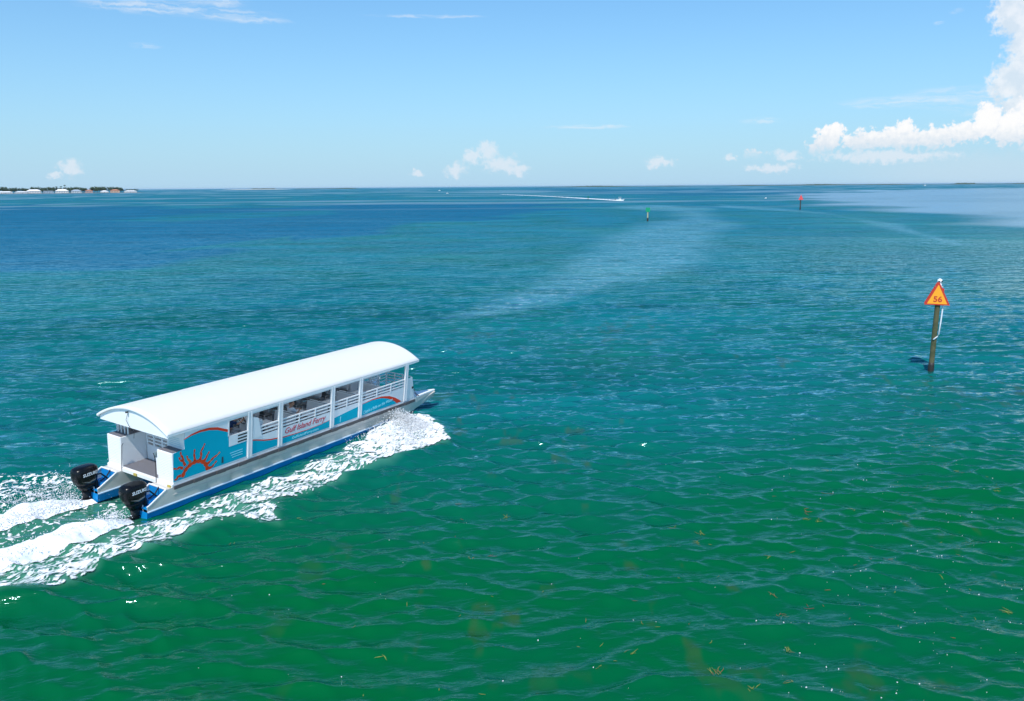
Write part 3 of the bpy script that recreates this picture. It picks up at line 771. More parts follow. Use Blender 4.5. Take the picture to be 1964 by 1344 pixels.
# small lamp and cord on the aft gable
mb = MB(); mb.tube([(RA + 0.06, 0.22, 2.42), (RA - 0.02, 0.22, 2.42)], 0.035); mb.build('gable_lamp', blackm, roof)
mb = MB(); mb.tube([(RA + 0.07, 0.22, 2.40), (RA + 0.03, 0.30, 2.1), (RA + 0.03, 0.16, 1.9), (0.02, 0.22, 1.55), (0.05, 0.3, 1.3)], 0.008, 6); mb.build('power_cord', blackm, roof)

# posts
PX = [3.61, 5.26, 8.414, 10.314, 13.77]
for sgn in (1, -1):
    for x in PX:
        mb = MB()
        for dx_ in (-0.115, 0.035):
            mb.prism([S(x + dx_, 0.0, 0.045, sgn), S(x + dx_ + 0.08, 0.0, 0.045, sgn), S(x + dx_ + 0.08, 1.95, 0.02, sgn), S(x + dx_, 1.95, 0.02, sgn)],
                     [S(x + dx_, 0.0, -0.08, sgn), S(x + dx_ + 0.08, 0.0, -0.08, sgn), S(x + dx_ + 0.08, 1.95, -0.08, sgn), S(x + dx_, 1.95, -0.08, sgn)])
        mb.prism([S(x - 0.04, 0.0, 0.02, sgn), S(x + 0.04, 0.0, 0.02, sgn), S(x + 0.04, 1.95, -0.003, sgn), S(x - 0.04, 1.95, -0.003, sgn)],
                 [S(x - 0.04, 0.0, -0.06, sgn), S(x + 0.04, 0.0, -0.06, sgn), S(x + 0.04, 1.95, -0.06, sgn), S(x - 0.04, 1.95, -0.06, sgn)])
        mb.build('roof_post', white, ferry, 0.006)
# header board under the roof edge
for sgn in (1, -1):
    panel('header_board', [(0.5, 1.80), (14.4, 1.88), (14.4, 2.0), (0.5, 2.0)], white, -0.03, 0.02, sgn=sgn)

# bays, both sides; artwork and lettering on the side seen
bays = [(3.74, 5.13), (5.39, 8.28), (8.56, 10.18), (10.45, 13.62)]
def rails(x0, x1, sgn, zs=(1.165, 1.02, 0.87), step=0.95):
    mb = MB()
    for z_ in zs: mb.bar(S(x0, z_, -0.02, sgn), S(x1, z_, -0.02, sgn), 0.04, 0.06)
    r_ = mb.build('side_railing', white, ferry, 0.005)
    n_ = max(1, round((x1 - x0) / step))
    for q in range(1, n_):
        x = x0 + (x1 - x0) * q / n_; mb = MB()
        mb.prism([S(x - 0.035, 0.76, 0.012, sgn), S(x + 0.035, 0.76, 0.012, sgn), S(x + 0.035, 1.15, 0.012, sgn), S(x - 0.035, 1.15, 0.012, sgn)],
                 [S(x - 0.035, 0.76, -0.004, sgn), S(x + 0.035, 0.76, -0.004, sgn), S(x + 0.035, 1.15, -0.004, sgn), S(x - 0.035, 1.15, -0.004, sgn)])
        mb.build('stanchion', white, r_)
for sgn in (1, -1):
    for x0, x1 in bays:
        panel('side_panel', [(x0, 0.02), (x1, 0.02), (x1, 0.78), (x0, 0.78)], white, -0.02, 0.02, sgn=sgn)
        rails(x0, x1, sgn)
p1 = panel('side_panel', [(0.5, 0.02), (3.49, 0.02), (3.49, 0.75), (2.5, 0.75), (2.5, 1.90), (0.5, 1.90)], white, -0.02, 0.02)
panel('side_panel', [(0.5, 0.02), (3.49, 0.02), (3.49, 0.85), (2.5, 0.85), (2.5, 1.90), (0.5, 1.90)], white, -0.02, 0.02, sgn=-1)
def decal(name, pts, material, off=0.004, parent=None):
    return panel(name, pts, material, off - 0.003, 0.003, parent or p1)
top = [(0.46, 1.62), (0.8, 1.70), (1.2, 1.73), (1.6, 1.70), (2.0, 1.60), (2.49, 1.38)]
decal('turquoise_artwork', [(0.005, 0.08), (3.45, 0.08), (3.45, 0.75), (2.59, 0.75)] + top[::-1] + [(0.49, 1.25), (0.005, 1.22)], turq)
decal('red_stripe', top + [(2.49, 1.49), (2.0, 1.71), (1.6, 1.80), (1.2, 1.815), (0.8, 1.76), (0.46, 1.645)], red)
# sun emblem
def ribbon(pts, ws, material, name, parent):
    L, Rr_ = [], []
    for q, (x, z_) in enumerate(pts):
        a = pts[max(q - 1, 0)]; b = pts[min(q + 1, len(pts) - 1)]; dx_, dz_ = b[0] - a[0], b[1] - a[1]; l_ = math.hypot(dx_, dz_) or 1
        nx_, nz_ = -dz_ / l_ * ws[q], dx_ / l_ * ws[q]
        L.append(S(x + nx_, max(z_ + nz_, 0.085), 0.010)); Rr_.append(S(x - nx_, max(z_ - nz_, 0.085), 0.010))
    mb_.strip(L, Rr_)
mb_ = MB()
ring_pts = [(1.0 + 0.53 * math.cos(R_(a)) * (1 if a < 90 else 1.15), 0.06 + 0.54 * math.sin(R_(a))) for a in range(2, 176, 6)]
ribbon(ring_pts, [0.055 + 0.035 * math.sin(q * 0.9) ** 2 for q in range(len(ring_pts))], rays, 'x', p1)
for pts in [[(0.42, 0.50), (0.28, 0.60), (0.15, 0.56), (0.0, 0.63)], [(0.33, 0.24), (0.20, 0.26), (0.14, 0.14), (0.05, 0.17)], [(0.52, 0.58), (0.42, 0.80), (0.30, 0.86), (0.24, 1.0)], [(0.42, 0.80), (0.40, 0.95), (0.33, 1.05), (0.31, 1.2)],
            [(0.76, 0.64), (0.68, 0.76), (0.62, 0.82), (0.59, 0.96)], [(0.95, 0.64), (0.93, 0.80), (0.91, 0.95), (0.94, 1.12)], [(1.18, 0.60), (1.24, 0.78), (1.22, 0.92), (1.32, 1.08), (1.40, 1.22)],
            [(1.38, 0.52), (1.48, 0.62), (1.52, 0.72), (1.62, 0.83)], [(1.52, 0.34), (1.70, 0.44), (1.82, 0.52), (1.95, 0.56), (2.12, 0.66)], [(1.60, 0.14), (1.76, 0.16), (1.84, 0.24), (1.97, 0.34)]]:
    sm = []
    for a, b in zip(pts[:-1], pts[1:]):
        for q in range(4): sm.append((a[0] + (b[0] - a[0]) * q / 4, a[1] + (b[1] - a[1]) * q / 4))
    sm.append(pts[-1]); n_ = len(sm)
    ribbon(sm, [0.052 * (1 - 0.62 * q / n_) + 0.010 * math.sin(q * 1.3) for q in range(n_)], rays, 'x', p1)
mb_.build('sun_emblem', rays, p1)
decal('dark_mark', [(2.20, 0.16), (2.30, 0.16), (2.29, 0.42), (2.21, 0.42)], mat('dark_teal_ink', (0.003, 0.05, 0.07), 0.5), 0.012)
for q, zz_ in enumerate((0.44, 0.34, 0.24)):
    decal('small_print', [(2.62 + 0.05 * q, zz_), (3.25, zz_ + 0.01), (3.25, zz_ + 0.035), (2.62 + 0.05 * q, zz_ + 0.025)], cyan, 0.009)
# louvred box with three dark slots in the helm bay
lv = panel('louvre_panel', [(2.56, 0.75), (3.49, 0.75), (3.49, 1.19), (2.56, 1.19)], white, -0.02, 0.03)
for zz_ in (0.80, 0.93, 1.06):
    panel('vent_slot', [(2.99, zz_), (3.45, zz_), (3.45, zz_ + 0.065), (2.99, zz_ + 0.065)], blackm, 0.010, 0.003, lv)
panel('window_frame', [(2.50, 1.19), (2.56, 1.19), (2.56, 1.90), (2.50, 1.90)], white, -0.01, 0.02)
# bay 2
panel('end_board', [(3.76, 0.76), (4.24, 0.76), (4.04, 1.58), (3.76, 1.67)], white, -0.005, 0.02)
b2 = [(3.76, 0.66), (4.0, 0.60), (4.36, 0.49), (4.7, 0.42), (5.12, 0.37)]
decal('turquoise_artwork', [(3.76, 0.07), (5.12, 0.07)] + b2[::-1], turq)
decal('red_stripe', b2 + [(x, z_ + 0.055) for x, z_ in b2[::-1]], red)
# bay 3
b3 = [(5.40, 0.33), (6.1, 0.30), (6.9, 0.29), (7.6, 0.32), (8.26, 0.38)]
decal('turquoise_artwork', [(5.40, 0.05), (8.26, 0.05)] + b3[::-1], turq)
decal('red_stripe', b3 + [(x, z_ + 0.035 * (1.2 - q * 0.2)) for q, (x, z_) in list(enumerate(b3))[::-1]], red)
text_mesh('ferry_name_lettering', 'Gulf Island Ferry', 0.36, lambda x, y, z: S(5.50 + x, 0.47 + y, 0.006 + z), mat('crimson_lettering', (0.60, 0.03, 0.06), 0.4), p1, 0.28, 0.004, 2.45)
text_mesh('web_address_lettering', 'GulfIslandFerry.com', 0.15, lambda x, y, z: S(5.95 + x, 0.12 + y, 0.008 + z), cyan, p1, 0.1, 0.002, 1.6)
# bay 4
b4 = [(8.57, 0.41), (9.1, 0.47), (9.6, 0.52), (10.17, 0.57)]
decal('turquoise_artwork', [(8.57, 0.05), (10.17, 0.05)] + b4[::-1], turq)
decal('small_print', [(8.95, 0.12), (8.99, 0.12), (9.01, 0.38), (8.97, 0.38)], cyan, 0.009)
# bay 5
outer = [(10.46, 0.63), (11.2, 0.70), (11.9, 0.68), (12.5, 0.56), (12.95, 0.38), (13.2, 0.24), (13.5, 0.06)]
inner = [(10.46, 0.61), (11.2, 0.66), (11.9, 0.60), (12.4, 0.45), (12.75, 0.29), (12.95, 0.18), (13.12, 0.04)]
decal('turquoise_artwork', [(10.46, 0.04)] + [(13.12, 0.04)] + inner[::-1][1:], turq)
decal('red_stripe', inner + outer[::-1], red)
text_mesh('slogan_lettering', 'Catch a Ride on the Water', 0.2, lambda x, y, z: S(10.56 + x, 0.10 + 0.075 * x + y, 0.008 + z), cyan, p1, 0.25, 0.003, 2.2)
# forward quarter with slats
fq = panel('bow_quarter_panel', [(13.92, 0.02), (14.58, 0.02), (14.27, 1.17), (13.92, 1.17)], white, -0.02, 0.02)
for q, zz_ in enumerate((0.72, 0.86, 1.0)):
    panel('vent_slot', [(13.98, zz_), (14.26 - 0.03 * q, zz_), (14.25 - 0.03 * q, zz_ + 0.06), (13.98, zz_ + 0.06)], greyl, 0.001, 0.003, fq)
panel('navigation_lamp', [(14.28, 0.55), (14.38, 0.55), (14.38, 0.66), (14.28, 0.66)], blackm, 0.001, 0.05, fq, bevel=0.01)
panel('bow_quarter_panel', [(13.92, 0.02), (14.58, 0.02), (14.27, 1.17), (13.92, 1.17)], white, -0.02, 0.02, sgn=-1)
# bow railing and gangway gate
def railrun(name, a, b, zs, post_n):
    mb = MB(); a = Vector(a); b = Vector(b)
    for z_ in zs: mb.bar((a.x, a.y, z_), (b.x, b.y, z_), 0.035, 0.05)
    for q in range(post_n + 1):
        p = a.lerp(b, q / post_n); mb.bar((p.x, p.y, 0.0), (p.x, p.y, max(zs) + 0.02), 0.05, 0.05)
    return mb.build(name, white, ferry, 0.004)
for sgn in (-1, 1):
    railrun('bow_railing', (14.32, sgn * 1.88, 0), (14.32, sgn * 0.3, 0), (1.17, 1.02, 0.87, 0.72, 0.57), 3)
    railrun('gangway_railing', (14.28, sgn * 0.3, 0), (13.1, sgn * 0.3, 0), (1.17, 1.02, 0.87, 0.72), 2)
    MB().box(14.1, 14.14, *sorted((sgn * 1.85, sgn * 0.35)), 0.02, 0.5).build('bow_board', white, ferry, 0.01)
MB().box(12.4, 13.0, 0.5, 1.2, 0.014, 1.15).build('storage_cabinet', greyl, ferry, 0.02)
mb = MB(); mb.tube([(12.3, 0.3, 0), (12.3, 0.3, 2.35)], 0.04); mb.build('inner_post', white, ferry)
# cleats and lines by the bow
for sgn in (-1, 1):
    mb = MB(); mb.bar((14.85, sgn * 1.45, 0.10), (15.15, sgn * 1.45, 0.10), 0.035, 0.03); mb.box(14.93, 15.07, *sorted((sgn * 1.42, sgn * 1.48)), 0.03, 0.10); mb.build('cleat', alum, ferry, 0.008)
mb = MB(); mb.tube([(14.45, -1.99, 0.5), (14.62, -2.02, 0.1), (14.9, -1.97, 0.05), (15.1, -1.6, 0.06), (14.95, -1.46, 0.13)], 0.016, 6); mb.build('mooring_line', mat('dark_rope', (0.10, 0.08, 0.10), 0.8), ferry)

# stern lockers, louvred faces, recess with ladder gate
def locker(y0, y1, x1):
    b_ = MB().box(0.02, x1, y0, y1, 0.0, 1.17).build('stern_locker', white, ferry, 0.012)
    MB().box(0.06, x1 + 0.02, y0 + 0.05, y1 - 0.05, 1.172, 1.19).build('locker_lid_mat', greyd, b_)
    mb = MB(); z_ = 0.12
    while z_ < 1.1:
        mb.box(0.008, 0.019, y0 + 0.06, y1 - 0.06, z_, z_ + 0.018); z_ += 0.065
    mb.build('louvre', greyl, b_)
locker(-HW, -1.05, 0.55); locker(1.08, HW, 1.12)
decal('locker_side_edge', [(0.02, 0.02), (0.50, 0.02), (0.50, 0.08), (0.02, 0.08)], white, 0.002)
MB().box(0.06, 1.11, -1.0, 1.07, 0.013, 0.024).build('recess_mat', greyd, ferry)
MB().box(1.12, 1.17, -1.02, 1.06, 0.012, 0.62).build('stern_bulkhead', white, ferry, 0.005)
mb = MB()
for z_ in (0.72, 0.86, 1.0, 1.14): mb.box(1.12, 1.16, -1.02, 1.06, z_, z_ + 0.06)
for y_ in (-0.98, -0.45, 0.1, 0.6, 1.02): mb.box(1.105, 1.175, y_ - 0.045, y_ + 0.045, 0.6, 1.2)
mb.build('stern_railing', white, ferry, 0.004)
MB().box(0.50, 1.15, -1.05, -0.99, 0.012, 1.17).build('recess_wall', white, ferry, 0.005)
MB().box(0.25, 0.50, -1.04, -0.66, 0.012, 0.72).build('step_box', white, ferry, 0.01)
# cabin aft wall, starboard part, with its small print
aw = MB().box(0.50, 0.54, -HW - 0.08, -1.02, 1.19, 1.86).build('cabin_aft_wall', white, ferry)
mb = MB(); mb.box(0.495, 0.499, -1.55, -1.30, 1.70, 1.76); mb.build('emblem_print', teal, aw)
for q in range(5):
    mb = MB(); mb.box(0.495, 0.499, -1.85 + 0.03 * q, -1.15, 1.27 + 0.075 * q, 1.29 + 0.075 * q); mb.build('small_print', mat('pale_teal_print', (0.45, 0.66, 0.70), 0.5), aw)
mb = MB()
for y_ in (1.15, 1.35, 1.55, 1.75): mb.tube([(0.4, y_, 1.19), (0.4, y_, 1.62)], 0.03)
mb.box(0.36, 0.44, 1.1, 1.8, 1.60, 1.66)
mb.build('rod_rack', white, ferry)
for y_ in (1.0, -1.02):
    mb = MB(); mb.tube([(-0.02, y_ * 0.88, 1.0), (-0.03, y_ * 0.95, 0.9), (-0.03, y_, 0.5), (-0.06, y_ * 1.01, -0.1), (-0.3, y_ * 1.1, -0.45)], 0.014, 6); mb.build('control_cable', blackm, ferry)
MB().box(0.06, 0.22, -0.95, -0.8, 0.80, 1.0).build('switch_box', mat('grey_switch_box', (0.16, 0.22, 0.25), 0.5), ferry, 0.02)
for y_ in (-1.43, 1.43):
    mb = MB(); mb.tube([(-0.32, y_ - 0.1, -0.08), (-0.5, y_ - 0.1, -0.3), (-0.8, y_ - 0.05, -0.45), (-1.15, y_, -0.35)], 0.025, 6); mb.build('fuel_hose', blackm, ferry)

# outboard motors
def motor(y_):
    def sec(cx_, z_, lx, ly, p=3.0, sq=1.0, n_=20):
        o_ = []
        for q in range(n_):
            a = 2 * math.pi * q / n_; c_, s_ = math.cos(a), math.sin(a)
            o_.append((cx_ + lx / 2 * abs(c_) ** (2 / p) * (1 if c_ > 0 else -1), y_ + ly / 2 * abs(s_) ** (2 / p) * (1 if s_ > 0 else -1), z_))
        return o_
    X0 = -1.30
    mb = MB()
    mb.loft([sec(X0 + 0.03, -0.36, 0.62, 0.40), sec(X0 + 0.01, -0.31, 0.76, 0.50, 3.6), sec(X0 - 0.01, -0.12, 0.88, 0.57, 3.6), sec(X0 - 0.01, 0.10, 0.92, 0.60, 3.6), sec(X0 - 0.0, 0.25, 0.90, 0.58, 3.6), sec(X0 + 0.01, 0.31, 0.82, 0.52, 3.2), sec(X0 + 0.02, 0.35, 0.62, 0.38), sec(X0 + 0.02, 0.36, 0.3, 0.18)])
    mo = mb.build('outboard_motor', black, ferry, smooth=True)
    mo['label'] = 'black outboard motor on the nearer pontoon' if y_ < 0 else 'black outboard motor on the far pontoon'
    mb = MB(); mb.loft([sec(X0 + 0.04, -0.62, 0.44, 0.30), sec(X0 + 0.03, -0.46, 0.60, 0.40), sec(X0 + 0.02, -0.345, 0.70, 0.45)]); mb.build('lower_cowl', black, mo, smooth=True)
    mb = MB(); mb.loft([sec(X0 + 0.06, -1.30, 0.34, 0.07, 2), sec(X0 + 0.06, -1.0, 0.36, 0.10, 2), sec(X0 + 0.05, -0.93, 0.36, 0.11, 2), sec(X0 + 0.05, -0.62, 0.42, 0.24)]); mb.build('motor_leg', blackm, mo, smooth=True)
    MB().box(X0 - 0.30, X0 + 0.22, y_ - 0.13, y_ + 0.13, -0.945, -0.925).build('cavitation_plate', black, mo, 0.008)
    mb = MB(); mb.box(X0 + 0.30, X0 + 0.42, y_ - 0.16, y_ + 0.16, -0.75, -0.30); mb.box(X0 + 0.24, X0 + 0.34, y_ - 0.10, y_ + 0.10, -0.95, -0.35)
    mb.build('clamp_bracket', blackm, mo, 0.015)
    for s_ in (-1, 1):
        MB().box(X0 + 0.20, X0 + 0.225, *sorted((y_ + s_ * 0.17, y_ + s_ * 0.21)), -0.86, -0.50).build('tilt_rod', silver, mo, 0.006)
        mb = MB(); yb = y_ + s_ * 0.272
        mb.prism([(X0 - 0.30, yb, -0.16), (X0 - 0.02, yb + s_ * 0.012, -0.27), (X0 + 0.26, yb, -0.20), (X0 + 0.28, yb - s_ * 0.01, -0.14), (X0, yb + s_ * 0.014, -0.22)],
                 [(X0 - 0.30, yb - s_ * 0.05, -0.16), (X0 - 0.02, yb - s_ * 0.05, -0.27), (X0 + 0.26, yb - s_ * 0.05, -0.20), (X0 + 0.28, yb - s_ * 0.05, -0.14), (X0, yb - s_ * 0.05, -0.22)])
        mb.build('cowl_trim', cowlg, mo)
    text_mesh('brand_lettering', 'SUZUKI', 0.16, lambda x, y, z: (X0 - 0.24 + x, y_ - 0.300 - z * 0.5 + 0.004 * abs(x - 0.25), 0.02 + y + 0.05 * x), silver, mo, 0.0, 0.006, 0.56)
    mb = MB(); mb.tube([(X0 + 0.3, y_ - 0.05, -0.1), (X0 + 0.6, y_ - 0.08, -0.12), (X0 + 0.9, y_ - 0.1, -0.45)], 0.03, 8); mb.build('rigging_hose', blackm, mo)
motor(-1.43); motor(1.43)

# interior: helm, booths with tables
def bench_set(x0, sgn, kind):
    """kind +1 faces the bow, -1 faces the stern"""
    y0, y1 = sorted((sgn * 0.48, sgn * 1.72)); k = kind
    mb = MB()
    for y_ in (y0 + 0.04, y1 - 0.04):
        for dx_ in (0.02, 0.40): mb.bar((x0 + k * dx_, y_, 0.012), (x0 + k * dx_, y_, 0.42), 0.04, 0.04)
        mb.bar((x0 + k * 0.02, y_, 0.42), (x0 - k * 0.08, y_, 0.98), 0.04, 0.04)
    mb.bar((x0 + k * 0.40, y0 + 0.04, 0.2), (x0 + k * 0.40, y1 - 0.04, 0.2), 0.03, 0.03)
    fr = mb.build('bench', greyl, ferry)
    MB().box(*sorted((x0, x0 + k * 0.46)), y0, y1, 0.42, 0.48).build('seat', char, fr, 0.012)
    mb = MB(); mb.prism([(x0 + k * 0.0, y0, 0.56), (x0 - k * 0.075, y0, 0.99), (x0 - k * 0.12, y0, 0.985), (x0 - k * 0.045, y0, 0.55)], [(x0 + k * 0.0, y1, 0.56), (x0 - k * 0.075, y1, 0.99), (x0 - k * 0.12, y1, 0.985), (x0 - k * 0.045, y1, 0.55)])
    mb.build('backrest', char if kind > 0 else greyl, fr)
    MB().box(x0 - k * 0.10 - 0.035, x0 - k * 0.10 + 0.035, y0 - 0.01, y1 + 0.01, 0.99, 1.02).build('backrest_cap', white, fr)
def table(x0, sgn):
    y0, y1 = sorted((sgn * 0.55, sgn * 1.74))
    tp = MB().box(x0 - 0.27, x0 + 0.27, y0, y1, 0.74, 0.775).build('table', tan, ferry, 0.012)
    mb = MB(); ym = (y0 + y1) / 2; mb.tube([(x0, ym, 0.012), (x0, ym, 0.74)], 0.04); mb.tube([(x0, ym, 0.012), (x0, ym, 0.03)], 0.2, 14); mb.build('table_leg', greyl, tp)
for q, x0 in enumerate((4.75, 6.72, 8.69, 10.66)):
    for sgn in (-1, 1):
        if sgn < 0 and q == 0: x0_ = 4.75
        bench_set(x0, sgn, 1); bench_set(x0 + 1.58, sgn, -1); table(x0 + 0.80, sgn)
# helm console and chair
hc = MB().box(4.20, 4.62, -1.66, -0.70, 0.012, 1.12).build('helm_console', white, ferry, 0.03)
mb = MB(); mb.prism([(4.12, -1.66, 1.135), (4.12, -0.70, 1.135), (4.58, -0.70, 1.32), (4.58, -1.66, 1.32)], [(4.16, -1.66, 1.124), (4.16, -0.70, 1.124), (4.62, -0.70, 1.124), (4.62, -1.66, 1.124)]); mb.build('dashboard', greyl, hc)
mb = MB(); cx_, cy_, cz_ = 4.06, -1.06, 1.30
pts = [(cx_ - 0.06 * math.cos(a) * 1.0, cy_ + 0.19 * math.cos(a - math.pi / 2), cz_ + 0.19 * math.cos(a)) for a in [2 * math.pi * q / 20 for q in range(21)]]
mb.tube(pts, 0.018, 6, cap=False)
for q in (3, 10, 17): mb.tube([pts[q], (cx_ + 0.02, cy_, cz_)], 0.011, 5)
mb.tube([(cx_ + 0.02, cy_, cz_), (4.25, cy_, 1.16)], 0.025, 6)
mb.build('steering_wheel', blackm, hc)
chair = MB().box(3.16, 3.62, -1.31, -0.81, 0.84, 0.94).build('helm_chair', greyl, ferry, 0.03)
MB().box(3.08, 3.16, -1.31, -0.81, 0.92, 1.36).build('chair_back', greyl, chair, 0.02)
mb = MB(); mb.tube([(3.39, -1.06, 0.012), (3.39, -1.06, 0.84)], 0.05); mb.build('chair_pedestal', alum, chair)

# ------------------------------------------------------------------ people
def skin_obj(name, nodes, edges, material, parent, sub=2, root=0):
    """nodes: [(x,y,z,r)]"""
    me = bpy.data.meshes.new(name); me.from_pydata([nd[:3] for nd in nodes], edges, [])
    o = bpy.data.objects.new(name, me); col.objects.link(o)
    md = o.modifiers.new('skin', 'SKIN'); sb = o.modifiers.new('sub', 'SUBSURF'); sb.levels = sub; sb.render_levels = sub
    for q, nd in enumerate(nodes):
        r_ = nd[3]; sv = me.skin_vertices[0].data[q]; sv.radius = r_ if isinstance(r_, tuple) else (r_, r_); sv.use_root = (q == root)
    dg = bpy.context.evaluated_depsgraph_get(); dg.update()
    m2 = bpy.data.meshes.new_from_object(o.evaluated_get(dg)); bpy.data.objects.remove(o); bpy.data.meshes.remove(me)
    m2.name = name; m2.materials.clear(); m2.materials.append(material)
    for p in m2.polygons: p.use_smooth = True; p.material_index = 0
    o = bpy.data.objects.new(name, m2); col.objects.link(o)
    if parent: o.parent = parent
    return o
def hand(nodes, edges, wi, wpos, d, side, curl=0.7):
    """palm and five fingers grown from wrist node wi; d = pointing direction, side = thumb side"""
    d = Vector(d).normalized(); sv = Vector(side).normalized(); nrm = d.cross(sv).normalized()
    wp = Vector(wpos)
    pi_ = len(nodes); p = wp + d * 0.05; nodes.append((*p, (0.028, 0.016))); edges.append((wi, pi_))
    for q, (off, L) in enumerate(((0.030, 0.070), (0.010, 0.080), (-0.010, 0.074), (-0.030, 0.058))):
        k = len(nodes)
        a = wp + d * 0.095 + sv * off; b = a + (d * math.cos(curl) + nrm * math.sin(curl)) * L * 0.5; c_ = b + (d * math.cos(curl * 2.2) + nrm * math.sin(curl * 2.2)) * L * 0.5
        nodes += [(*a, 0.010), (*b, 0.0085), (*c_, 0.007)]; edges += [(pi_, k), (k, k + 1), (k + 1, k + 2)]
    k = len(nodes); a = wp + d * 0.03 + sv * 0.035; b = a + (d * 0.7 + sv * 0.6).normalized() * 0.035; c_ = b + (d * 0.9 + nrm * 0.5).normalized() * 0.03
    nodes += [(*a, 0.012), (*b, 0.010), (*c_, 0.008)]; edges += [(wi, k), (k, k + 1), (k + 1, k + 2)]
def head_parts(root, body_nodes, nk, hp, f=1):
    pass
def seated(name, sx, sy_, sz, shirt, pants, hair_kind, arms, label, lean=0.0, turn=0.0, cap=False, glasses=True):
    """sx,sy_,sz: hips in ferry space, faces +x"""
    root = empty(name); root.matrix_world = ferry.matrix_world @ Matrix.Translation((sx, sy_, sz)) @ Matrix.Rotation(turn, 4, 'Z')
    tag(root, label, 'person')
    N, E = [], []
    def nd(x, y, z_, r_): N.append((x, y, z_, r_)); return len(N) - 1
    L_ = lean
    pel = nd(0, 0, 0.08, (0.12, 0.15)); sp1 = nd(0.01 + L_ * 0.3, 0, 0.26, (0.10, 0.13)); ch = nd(0.02 + L_ * 0.8, 0, 0.44, (0.11, 0.16)); nk0 = nd(0.02 + L_, 0, 0.545, (0.060, 0.068))
    nk = nd(0.035 + L_, 0, 0.60, 0.055); hd0 = nd(0.060 + L_, 0, 0.665, (0.098, 0.088)); hd1 = nd(0.05 + L_, 0, 0.745, (0.128, 0.102)); hd2 = nd(0.045 + L_, 0, 0.815, (0.098, 0.082))
    E += [(pel, sp1), (sp1, ch), (ch, nk0), (nk0, nk), (nk, hd0), (hd0, hd1), (hd1, hd2)]
    nose = nd(0.168 + L_, 0, 0.725, (0.016, 0.018)); chin = nd(0.125 + L_, 0, 0.655, (0.034, 0.032)); E += [(hd1, nose), (hd0, chin)]
    for s_ in (-1, 1):
        ear = nd(0.05 + L_, s_ * 0.098, 0.735, (0.026, 0.014)); E.append((hd1, ear))
    leg_n = []
    for s_ in (-1, 1):
        a = nd(0.08, s_ * 0.10, 0.075, 0.09); b = nd(0.42, s_ * 0.12, 0.07, 0.062); c_ = nd(0.44, s_ * 0.12, -0.14, 0.056); d_ = nd(0.42, s_ * 0.12, -0.36, 0.038); e = nd(0.53, s_ * 0.125, -0.405, (0.035, 0.032))
        E += [(pel, a), (a, b), (b, c_), (c_, d_), (d_, e)]
        leg_n.append((a, b, c_, d_))
    arm_n = []
    for s_, (el_, wr) in zip((-1, 1), arms):
        sh = nd(0.02 + L_ * 0.9, s_ * 0.175, 0.47, 0.062); e1 = nd(*el_, 0.038); m1 = nd(*[(p + q) / 2 for p, q in zip(el_, wr)], 0.034); w1_ = nd(*wr, 0.023)
        E += [(ch, sh), (sh, e1), (e1, m1), (m1, w1_)]
        dv = Vector(wr) - Vector(el_); hand(N, E, w1_, wr, dv, (0, -s_, 0.25), 0.75)
        arm_n.append((sh, el_, wr))
    body = skin_obj('body', N, E, skin, root)
    # clothes: one skin each, a little proud of the body
    def sub(name_, idx, mt, grow=0.014, extra=None):
        mp = {}; NN, EE = [], []
        for q in idx:
            r_ = N[q][3]; r_ = r_ if isinstance(r_, tuple) else (r_, r_)
            mp[q] = len(NN); NN.append((*N[q][:3], (r_[0] + grow, r_[1] + grow)))
        for a, b in E:
            if a in mp and b in mp: EE.append((mp[a], mp[b]))
        if extra:
            for a, p, r_ in extra: NN.append((*p, r_)); EE.append((mp[a], len(NN) - 1))
        return skin_obj(name_, NN, EE, mt, root)
    shn = [a[0] for a in arm_n]
    ex = []
    for (sh, el_, wr) in arm_n:
        p = Vector(N[sh][:3]).lerp(Vector(el_), 0.72); ex.append((sh, tuple(p), (0.070, 0.070)))
    sub('shirt', [pel, sp1, ch, nk0] + shn, shirt, 0.020, ex)
    ids = [pel] + [q for l_ in leg_n for q in l_[:3]]
    sub('trousers', ids, pants, 0.014)
    fh = [q[3] for q in leg_n]
    for q in fh:
        x, y, z_ = N[q][:3]
        MB().loft([[(x - 0.06 + 0.30 * s2 * 1.0, y + 0.05 * math.sin(a), z_ - 0.07 + 0.05 * (math.cos(a) * 0.5 + 0.5) * (1.3 - s2)) for a in [2 * math.pi * k / 10 for k in range(10)]] for s2 in (0.0, 0.1, 0.5, 0.9, 1.0)]).build('shoe', white, root)
    # hair: cap of short hair hugging the skull
    Hc = Vector((0.036 + L_, 0, 0.750)); mb = MB(); rg = []
    for a in (8, 25, 42, 60, 78, 94):
        rad = math.sin(R_(a)); zz_ = math.cos(R_(a)) * 0.106
        rg.append([(Hc.x + 0.118 * rad * math.cos(t2) * (1.0 if math.cos(t2) < 0.3 else (0.98 if a < 50 else 0.55)), Hc.y + 0.098 * rad * math.sin(t2), Hc.z + zz_ + (0.03 if math.cos(t2) > 0.3 and a > 70 else 0) + 0.004 * math.sin(7 * t2 + a)) for t2 in [2 * math.pi * k / 16 for k in range(16)]])
    mb.loft(rg); mb.build('hair', hairm, root, smooth=True)
    if glasses:
        mb = MB()
        for s_ in (-1, 1):
            mb.box(0.146 + L_, 0.158 + L_, *sorted((s_ * 0.008, s_ * 0.06)), 0.735, 0.77); mb.bar((0.152 + L_, s_ * 0.062, 0.758), (0.05 + L_, s_ * 0.100, 0.758), 0.008, 0.01)
        mb.bar((0.152 + L_, -0.01, 0.758), (0.152 + L_, 0.01, 0.758), 0.008, 0.008); mb.build('sunglasses', black, root, 0.004)
    return root
